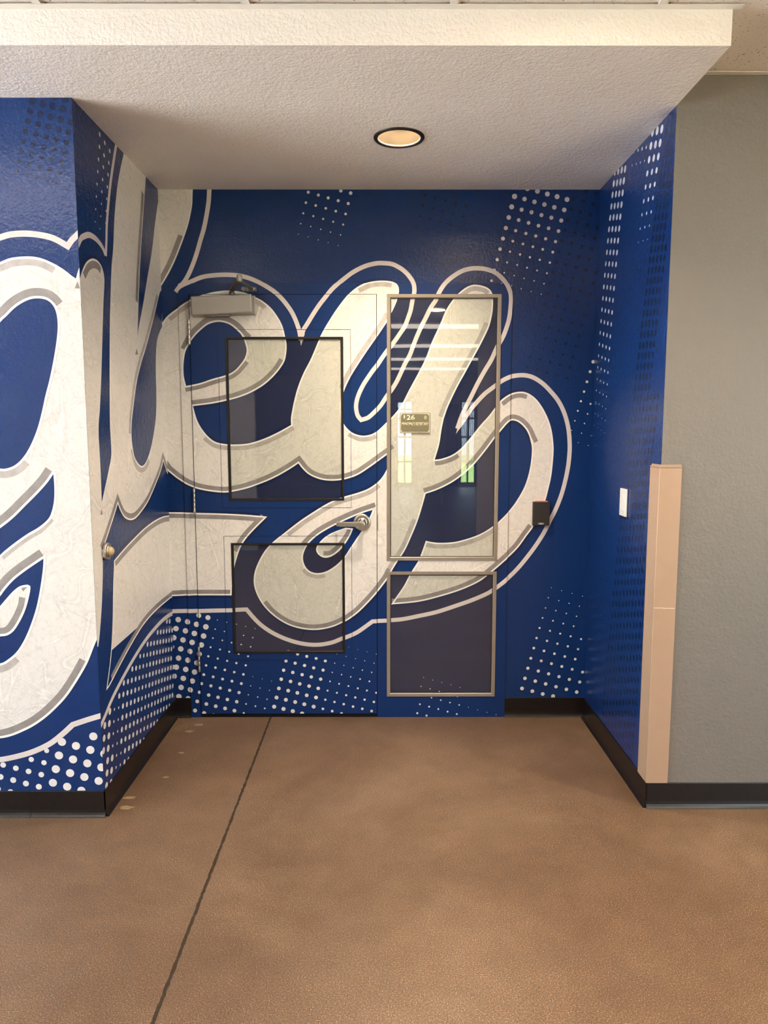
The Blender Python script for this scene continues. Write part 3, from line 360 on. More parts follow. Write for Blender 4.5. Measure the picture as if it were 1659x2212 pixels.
["R","edge",[[73.2,1229.0,1],[-4.4,1264.0,1],[-66.4,1332.4,1],[-111.1,1285.1],[-205.5,1220.8],[-308.8,1160.7],[-405.4,1123.8],[-495.3,1101.2],[-563.9,1102.2],[-628.0,1122.0],[-669.0,1153.8],[-696.4,1185.9,1],[-724.1,1159.0],[-776.7,1111.1],[-828.0,1064.9],[-878.6,1024.4,1],[-880.9,964.9],[-892.5,895.2],[-910.7,810.2],[-942.8,711.0],[-961.1,671.4,1]],-7,0,0],
["F","body",[[-763.3,964.8,1],[-655.4,991.1],[-518.4,1019.2],[-369.2,1044.8],[-224.2,1059.0],[-101.9,1062.0],[4.5,1055.0,1],[116.9,1043.2,1],[107.4,612.3,1],[-22.3,636.2,1],[-255.6,632.2],[-448.6,612.8],[-623.6,567.6],[-756.9,523.9],[-862.5,486.7],[-902.7,478.8,1],[-844.4,596.1],[-808.3,719.5],[-787.8,848.6]]],
["R","bevel",[[-756.6,967.1],[-655.4,991.1],[-518.4,1019.2],[-369.2,1044.8],[-224.2,1059.0],[-101.9,1062.0],[4.5,1055.0],[117.1,1044.4]],-30,-7,0],
["R","bevel",[[107.4,612.3],[-22.3,636.2,1],[-255.6,632.2],[-448.6,612.8],[-623.6,567.6],[-756.9,523.9],[-837.9,492.2]],-29,-7,0],
["R","edge",[[-763.3,964.8,1],[-655.4,991.1],[-518.4,1019.2],[-369.2,1044.8],[-224.2,1059.0],[-101.9,1062.0],[4.5,1055.0,1],[116.9,1043.2,1],[107.4,612.3,1],[-22.3,636.2,1],[-255.6,632.2],[-448.6,612.8],[-623.6,567.6],[-756.9,523.9],[-862.5,486.7],[-902.7,478.8,1],[-844.4,596.1],[-808.3,719.5],[-787.8,848.6],[-763.3,964.8,1]],-7,0,0],
["R","stripe",[[139.2,519.0],[-13.2,551.9,1],[-125.0,559.5],[-264.7,554.5],[-427.2,536.3],[-576.1,505.3],[-713.2,468.1],[-840.3,425.5],[-924.0,384.5],[-981.5,359.1]],-10.5,10.5,0],
["F","bevel",[[-414.0,1808.0,1],[-392.9,1836.6,1],[-377.6,1812.3,1]]],
["F","bevel",[[-881.8,1162.5,1],[-865.9,1184.0,1],[-859.2,1162.1,1]]]],"RS":[],"LF":[["R","stripe",[[-1409.9,2123.2],[-1351.9,2146.0],[-1310.8,2158.1],[-1271.5,2168.6],[-1212.8,2171.3],[-1155.0,2164.2],[-1116.5,2152.8],[-1073.5,2128.7,1],[-1058.5,2148.7],[-1038.1,2167.1],[-1019.2,2185.5]],-10.5,10.5,0],
["F","body",[[-1449.1,2022.3,1],[-1382.1,2053.1],[-1316.0,2073.9],[-1276.2,2088.5],[-1217.1,2093.7],[-1170.7,2087.8],[-1128.6,2070.6],[-1090.6,2048.0],[-1064.1,2026.9],[-1049.6,2017.4,1],[-1044.1,2034.3],[-1031.1,2063.2],[-990.8,2097.2,1],[-1023.1,712.9,1],[-1030.1,712.9,1],[-1046.5,678.0],[-1074.7,612.4],[-1111.3,550.3],[-1157.0,483.8],[-1202.2,434.6],[-1247.3,394.4],[-1291.9,363.4],[-1336.1,340.8],[-1380.3,323.0],[-1423.8,314.2],[-1495.3,312.4],[-1566.4,318.7,1]]],
["F","blue",[[-1472.2,1687.1,1],[-1399.7,1783.7],[-1328.8,1864.9],[-1303.6,1887.7],[-1274.5,1914.4],[-1245.8,1933.2],[-1213.6,1946.4],[-1181.9,1948.9],[-1154.7,1942.2],[-1135.9,1924.8],[-1125.3,1897.9],[-1122.5,1859.5],[-1127.5,1813.3],[-1140.9,1747.3],[-1160.7,1669.2],[-1179.7,1608.1],[-1194.9,1552.1],[-1214.2,1492.2],[-1237.3,1440.1],[-1264.0,1395.8],[-1294.3,1363.5],[-1323.8,1347.4],[-1360.7,1343.6],[-1427.0,1363.4],[-1490.4,1422.8,1]]],
["F","blue",[[-1518.1,1019.8,1],[-1374.2,1122.6],[-1322.5,1161.9],[-1274.6,1207.1],[-1231.3,1248.3],[-1192.3,1289.1],[-1166.2,1323.8,1],[-1165.2,1276.5],[-1168.8,1227.1],[-1179.4,1185.7],[-1195.1,1156.7],[-1229.6,1127.9],[-1272.2,1103.1],[-1315.1,1074.1],[-1354.1,1044.8],[-1380.4,1022.2],[-1527.2,887.3,1]]],
["F","blue",[[-1540.9,689.5,1],[-1465.0,779.4],[-1390.0,865.7],[-1371.9,889.2],[-1336.2,927.5],[-1292.6,961.3],[-1245.0,993.2],[-1219.3,1009.8,1],[-1223.4,971.7],[-1235.0,909.4],[-1253.7,832.2],[-1278.5,763.4],[-1307.2,702.2],[-1339.4,654.2],[-1375.1,623.6],[-1405.7,608.5],[-1476.8,597.6],[-1545.9,616.5,1]]],
["F","body",[[-1504.6,707.4,1],[-1392.2,829.1],[-1365.2,859.2],[-1338.6,886.8],[-1312.4,905.8],[-1282.8,911.3],[-1274.0,905.5],[-1278.6,875.5],[-1296.3,819.6],[-1320.0,772.2],[-1347.6,733.2],[-1373.7,716.8],[-1399.3,713.7],[-1505.2,698.3,1]]],
["R","bevel_light",[[-1382.1,2053.1],[-1316.0,2073.9],[-1276.2,2088.5],[-1217.1,2093.7],[-1170.7,2087.8],[-1128.6,2070.6],[-1115.5,2062.2]],-31,-8,0],
["R","bevel",[[-1399.7,1783.7],[-1328.8,1864.9],[-1303.6,1887.7],[-1274.5,1914.4],[-1245.8,1933.2],[-1213.6,1946.4],[-1181.9,1948.9],[-1154.7,1942.2],[-1135.9,1924.8],[-1130.9,1917.7]],9,36,0],
["R","bevel_light",[[-1277.5,1380.8],[-1294.3,1363.5],[-1323.8,1347.4],[-1360.7,1343.6],[-1427.0,1363.4]],9,34,0],
["R","bevel",[[-1518.1,1019.8],[-1374.2,1122.6],[-1322.5,1161.9],[-1274.6,1207.1],[-1231.3,1248.3],[-1192.3,1289.1],[-1163.8,1327.5]],9,36,0],
["R","bevel_light",[[-1188.9,1166.8],[-1229.6,1127.9],[-1272.2,1103.1],[-1315.1,1074.1],[-1354.1,1044.8],[-1380.4,1022.2]],9,22,0],
["R","bevel",[[-1540.9,689.5],[-1390.0,865.7],[-1371.9,889.2],[-1336.2,927.5],[-1292.6,961.3],[-1245.0,993.2],[-1214.0,1013.8]],9,36,0],
["R","bevel_light",[[-1354.5,642.3],[-1375.1,623.6],[-1405.7,608.5],[-1476.8,597.6]],9,34,0],
["R","bevel",[[-1286.3,858.6],[-1296.3,819.6],[-1320.0,772.2],[-1347.6,733.2],[-1373.7,716.8],[-1399.3,713.7],[-1505.2,698.3]],-32,-9,0],
["R","bevel",[[-1074.7,612.4],[-1111.3,550.3],[-1157.0,483.8],[-1202.2,434.6],[-1247.3,394.4],[-1291.9,363.4],[-1336.1,340.8],[-1380.3,323.0],[-1423.8,314.2],[-1495.3,312.4]],-34,-9,0],
["R","edge",[[-1472.2,1687.1,1],[-1399.7,1783.7],[-1328.8,1864.9],[-1303.6,1887.7],[-1274.5,1914.4],[-1245.8,1933.2],[-1213.6,1946.4],[-1181.9,1948.9],[-1154.7,1942.2],[-1135.9,1924.8],[-1125.3,1897.9],[-1122.5,1859.5],[-1127.5,1813.3],[-1140.9,1747.3],[-1160.7,1669.2],[-1179.7,1608.1],[-1194.9,1552.1],[-1214.2,1492.2],[-1237.3,1440.1],[-1264.0,1395.8],[-1294.3,1363.5],[-1323.8,1347.4],[-1360.7,1343.6],[-1427.0,1363.4],[-1490.4,1422.8,1]],0,8.5,0],
["R","edge",[[-1518.1,1019.8,1],[-1374.2,1122.6],[-1322.5,1161.9],[-1274.6,1207.1],[-1231.3,1248.3],[-1192.3,1289.1],[-1166.2,1323.8,1],[-1165.2,1276.5],[-1168.8,1227.1],[-1179.4,1185.7],[-1195.1,1156.7],[-1229.6,1127.9],[-1272.2,1103.1],[-1315.1,1074.1],[-1354.1,1044.8],[-1380.4,1022.2],[-1527.2,887.3,1]],0,8.5,0],
["R","edge",[[-1540.9,689.5,1],[-1465.0,779.4],[-1390.0,865.7],[-1371.9,889.2],[-1336.2,927.5],[-1292.6,961.3],[-1245.0,993.2],[-1219.3,1009.8,1],[-1223.4,971.7],[-1235.0,909.4],[-1253.7,832.2],[-1278.5,763.4],[-1307.2,702.2],[-1339.4,654.2],[-1375.1,623.6],[-1405.7,608.5],[-1476.8,597.6],[-1545.9,616.5,1]],0,8.5,0],
["R","edge",[[-1504.6,707.4,1],[-1392.2,829.1],[-1365.2,859.2],[-1338.6,886.8],[-1312.4,905.8],[-1282.8,911.3],[-1274.0,905.5],[-1278.6,875.5],[-1296.3,819.6],[-1320.0,772.2],[-1347.6,733.2],[-1373.7,716.8],[-1399.3,713.7],[-1505.2,698.3,1]],-8.5,0,0],
["R","edge",[[-1449.1,2022.3],[-1382.1,2053.1],[-1316.0,2073.9],[-1276.2,2088.5],[-1217.1,2093.7],[-1170.7,2087.8],[-1128.6,2070.6],[-1090.6,2048.0],[-1064.1,2026.9],[-1049.6,2017.4]],-8.5,0,0],
["R","edge",[[-1049.6,2017.4],[-1044.1,2034.3],[-1031.1,2063.2],[-1007.3,2088.0]],-8.5,0,0],
["R","edge",[[-1024.4,725.0],[-1030.1,712.9],[-1046.5,678.0],[-1074.7,612.4],[-1111.3,550.3],[-1157.0,483.8],[-1202.2,434.6],[-1247.3,394.4],[-1291.9,363.4],[-1336.1,340.8],[-1380.3,323.0],[-1423.8,314.2],[-1495.3,312.4]],-8.5,0,0],
["R","stripe",[[-1005.1,415.3],[-1030.4,404.6],[-1084.5,387.8],[-1143.3,367.7,1],[-1181.6,332.6],[-1230.9,294.2],[-1284.0,267.1],[-1341.4,247.1],[-1429.0,228.0],[-1537.3,219.5]],-10.5,10.5,0],
["F","bevel",[[-1055.9,1983.5,1],[-1045.0,2008.6,1],[-1036.3,1983.4,1]]],
